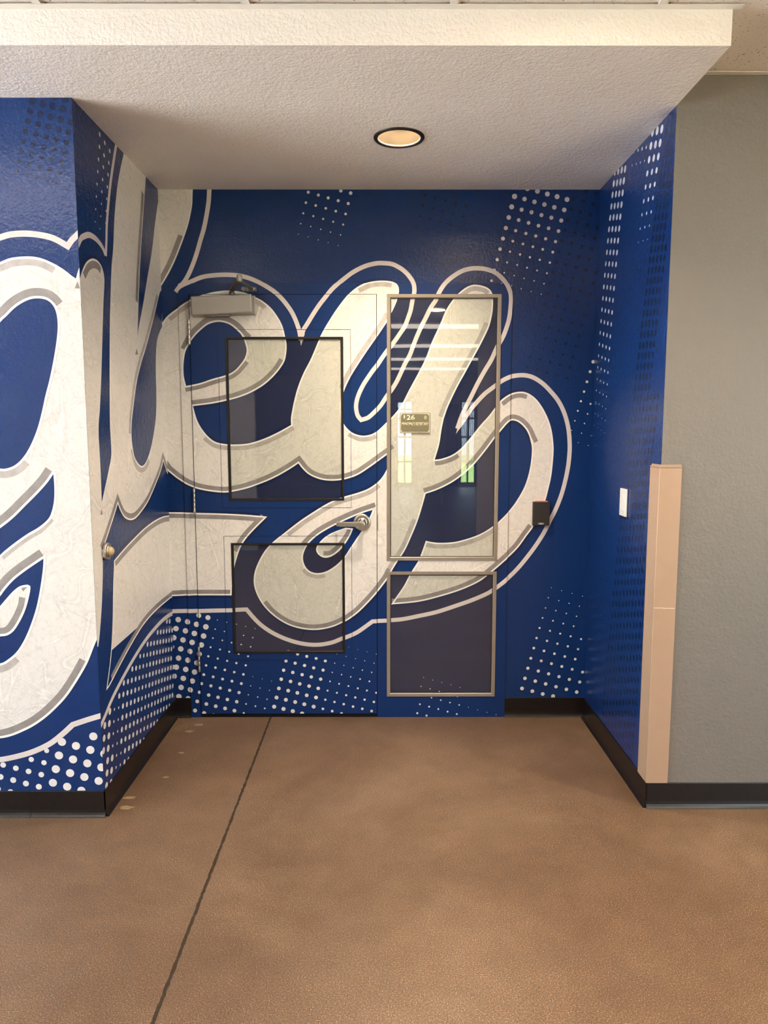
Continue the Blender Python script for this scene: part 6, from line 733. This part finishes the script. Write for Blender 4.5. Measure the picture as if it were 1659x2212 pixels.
for (z, a, b) in ((fz(765), fx(475), fx(1085)), (fz(820), fx(680), fx(950))):
    x = a
    while x < b:
        for dz in (0.0022, 0, -0.0022):
            for dx in (0, 0.0022):
                if random.random() < 0.42: m.lathe((x+dx, sy-0.003, z+dz), (0, -1, 0), [(0.0007, 0), (0.0005, 0.0006), (0.0001, 0.0008)], 6)
        x += 0.0058
tag(m.build('braille', M_SIGN, sg), kind='stuff')
# small engraved emblem of loops and leaves at the top right
m = MB(); cx_, cz_ = fx(1078), fz(440)
for k in range(9):
    a = 2*math.pi*k/9; r = 0.0052
    px_, pz_ = cx_+r*math.cos(a), cz_+0.0075*math.sin(a)
    q = [(px_+0.0022*math.cos(a+t)*(1 if i % 2 else 0.35), pz_+0.0026*math.sin(a+t)*(1 if i % 2 else 0.35)) for i, t in enumerate([2*math.pi*j/8 for j in range(8)])]
    m.prism(q, (0, sy-0.0030, 0), (0, sy-0.0036, 0), (1, 0, 0), (0, 0, 1))
for zz in (0.0035, 0, -0.0035): m.box(cx_-0.0035, cx_+0.0035, sy-0.0036, sy-0.003, cz_+zz-0.0006, cz_+zz+0.0006)
m.build('emblem', M_CREAM, sg)
for (a, b) in ((375, 358), (1170, 358), (375, 845), (1170, 845)):
    m = MB().lathe((fx(a), sy-0.003, fz(b)), (0, -1, 0), [(0.0028, 0), (0.0026, 0.0012), (0.0012, 0.002)], 14); m.build('screw', M_CREAM, sg)

# ---------------------------------------------------------------- card reader right of the sidelight
cr = empty('card_reader', (0.833, -0.0002, 1.065)); tag(cr, 'black rectangular card reader with a red strip on top, right of the sidelight', 'card reader')
MB().box(0.791, 0.876, -0.022, -0.0015, 1.004, 1.124).build('housing', M_READER, cr, 0.003, 3)
MB().box(0.806, 0.864, -0.0215, -0.006, 1.1235, 1.1285).build('indicator_lens', M_RED, cr, 0.001, 2)
MB().box(0.818, 0.848, -0.0228, -0.021, 1.009, 1.019).build('name_badge', M_GREYMARK, cr, 0.0006, 1)
MB().box(0.826, 0.840, -0.0234, -0.0226, 1.0125, 1.0155).build('badge_mark', M_METALTRIM, cr)

# ---------------------------------------------------------------- switch on the right side wall
sw = empty('light_switch', (XR-0.0002, -0.520, 1.172)); tag(sw, 'white light switch plate on the right blue side wall', 'light switch')
MB().box(XR-0.0085, XR-0.0015, -0.562, -0.479, 1.113, 1.231).build('plate', M_SWITCH, sw, 0.0022, 2)
MB().box(XR-0.0135, XR-0.0082, -0.537, -0.504, 1.139, 1.205).build('rocker', M_SWITCH, sw, 0.0015, 2)

# ---------------------------------------------------------------- round domed button on the left side wall
bl_ = empty('wall_bumper', (XL+0.0002, -0.852, 1.017)); tag(bl_, 'round steel wall button with an amber dome on the left side wall', 'wall button')
MB().lathe((XL+0.0015, -0.852, 1.017), (1, 0, 0), [(0.034, 0), (0.034, 0.010), (0.0325, 0.0135), (0.027, 0.015), (0.0265, 0.013), (0.0235, 0.013), (0.023, 0.0175), (0.019, 0.0185)], 40).build('housing', M_STEEL, bl_)
MB().lathe((XL+0.0015, -0.852, 1.017), (1, 0, 0), [(0.0188, 0.0150)]+[(0.0188*math.cos(a), 0.019+0.0155*math.sin(a)) for a in [math.pi/2*i/8 for i in range(8)]]+[(0.0004, 0.0345)], 32).build('dome', M_DOME, bl_)

# ---------------------------------------------------------------- corner guard at the right corner
cg = empty('corner_guard', (XR, -DR, HB)); tag(cg, 'tan vinyl corner guard on the edge between blue and grey wall', 'corner guard')
t_, wq = 0.0085, 0.0755
prof = [(-t_, 0.0875), (-t_, -t_+0.002), (-t_+0.002, -t_), (wq, -t_), (wq+0.002, -t_+0.003), (wq+0.002, -0.0006), (0.0, -0.0006), (-0.0006, 0.0), (-0.0006, 0.0875)]
m = MB(); m.prism(prof, (XR, -DR, HB+0.002), (XR, -DR, 1.341), (1, 0, 0), (0, 1, 0)); m.build('cover', M_GUARD, cg, 0.0012, 2)
m = MB(); m.prism(prof, (XR, -DR, 1.3425), (XR, -DR, 1.3475), (1, 0, 0), (0, 1, 0))
inner = [(a*0.45 if a < 0 else a-0.002, b*0.45 if b < 0 else b-0.002) for a, b in prof]
m.prism(inner, (XR, -DR, 1.3475), (XR, -DR, 1.3535), (1, 0, 0), (0, 1, 0)); m.build('end_cap', M_GUARD, cg, 0.0012, 2)
m = MB(); m.box(XR-0.006, XR+0.030, -DR-t_-0.0007, -DR-t_+0.0002, 0.807, 0.8085); m.box(XR+0.029, XR+0.072, -DR-t_-0.0007, -DR-t_+0.0002, 0.8055, 0.807); tag(m.build('scratch', simple('pale_scratch', (0.85, 0.68, 0.52), 0.5), cg), 'pale horizontal scratch')

# ---------------------------------------------------------------- recessed downlight in the soffit
dl = empty('downlight', (CX, CY, H)); tag(dl, 'recessed round downlight with black ring and gold reflector in the soffit', 'ceiling light')
MB().lathe((CX, CY, H), (0, 0, -1), [(0.083, -0.002), (0.083, 0.002), (0.086, 0.0055), (0.097, 0.0055), (0.1, 0.002), (0.1, 0.0)], 64, cap=False).build('trim_ring', M_BLACK, dl)
MB().lathe((CX, CY, H), (0, 0, 1), [(0.084, -0.002), (0.082, 0.02), (0.076, 0.06), (0.066, 0.10), (0.052, 0.14)], 64, cap=False).build('reflector', M_REFL, dl)
def lamp(name, x, y, z, r, strength, col, parent):
    return MB().lathe((x, y, z), (0, 0, -1), [(r, 0.0), (r, 0.01), (r*0.7, 0.02), (r*0.1, 0.024)], 32).build(name, mat_emit(name+'_glow', col, strength), parent)
lamp('bulb', CX, CY, H+0.14, 0.050, 4.0, (1.0, 0.78, 0.48), dl)
lp = area('downlight_lamp', (CX, CY, H+0.072), (0, 0, -1), 0.10, 0.10, LUM['alcove'], (1.0, 0.79, 0.56), 'DISK', 165); lp.parent = dl; lp.matrix_parent_inverse = dl.matrix_basis.inverted()

# hall downlights in front of the alcove, just outside the picture, and one troffer to the left
def hall_light(x, y, strength, col, n):
    r = empty('hall_downlight', (x, y, H2)); tag(r, 'round warm hall ceiling light, %s' % n, 'ceiling light', 'hall ceiling lights')
    MB().lathe((x, y, H2), (0, 0, -1), [(0.085, -0.004), (0.085, 0.004), (0.105, 0.006), (0.11, 0.0)], 40, cap=False).build('trim_ring', M_METALTRIM, r)
    MB().lathe((x, y, H2), (0, 0, -1), [(0.084, -0.003), (0.084, 0.0015), (0.05, 0.0035), (0.001, 0.0042)], 40, cap=False).build('lens', mat_emit('warm_lens', col, 55.0), r)
    lp = area('hall_lamp', (x, y, H2-0.012), (0, 0, -1), 0.15, 0.15, strength, col, 'DISK', 128); lp.parent = r; lp.matrix_parent_inverse = r.matrix_basis.inverted()
for i, (x, y, s) in enumerate(LUM['hall']): hall_light(x, y, s, (1.0, 0.76, 0.52), ('nearest the soffit', 'second', 'third', 'fourth', 'fifth', 'sixth')[i])
for (x, y, s) in LUM['troffer']:
    tf = empty('hall_troffer', (x, y, H2)); tag(tf, 'rectangular white ceiling troffer in the hall, left of the viewer', 'ceiling light')
    MB().box(x-0.60, x+0.60, y-0.15, y+0.15, H2-0.006, H2-0.001).build('lens', mat_emit('soft_white_lens', (1.0, 0.95, 0.95), s), tf)
    m = MB(); 
    for (a, b, c, d) in ((-0.62, 0.62, -0.17, -0.15), (-0.62, 0.62, 0.15, 0.17), (-0.62, -0.60, -0.15, 0.15), (0.60, 0.62, -0.15, 0.15)): m.box(x+a, x+b, y+c, y+d, H2-0.008, H2-0.001)
    m.build('frame', M_METALTRIM, tf)

for k in range(4):
    yv = -6.0-2.25*k
    o = MB().box(0.1, 1.9, yv-0.06, yv+0.06, H2+0.06, H2+0.099).build('lobby_light', mat_emit('lobby_lens', (1.0, 0.86, 0.7), LUM['lobby'])); tag(o, 'linear light across the lobby ceiling behind the viewer, %s from the opening' % ('first', 'second', 'third', 'fourth')[k], 'ceiling light', 'lobby ceiling lights')
struct(MB().box(1.66, 1.98, HY, HY+0.05, 0.001, 2.1).build('door_2', M_WOOD), 'brown door between the far lobby windows', 'door')
# things far behind the viewer, seen as reflections in the glass
ch = empty('folding_chair', (0.98, -10.6, 0)); tag(ch, 'white chair in the hall behind the viewer, seen only as a reflection', 'chair')
MB().box(0.75, 1.21, -10.85, -10.4, 0.43, 0.46).build('seat', M_WHITEPL, ch, 0.01)
MB().box(0.77, 1.19, -10.86, -10.83, 0.60, 0.88).build('backrest', M_WHITEPL, ch, 0.01)
for (x, y, z) in ((0.76, -10.42, 0.43), (1.18, -10.42, 0.43), (0.76, -10.86, 0.9), (1.18, -10.86, 0.9)):
    MB().box(x, x+0.03, y, y+0.03, 0.001, z).build('leg', M_WHITEPL, ch)
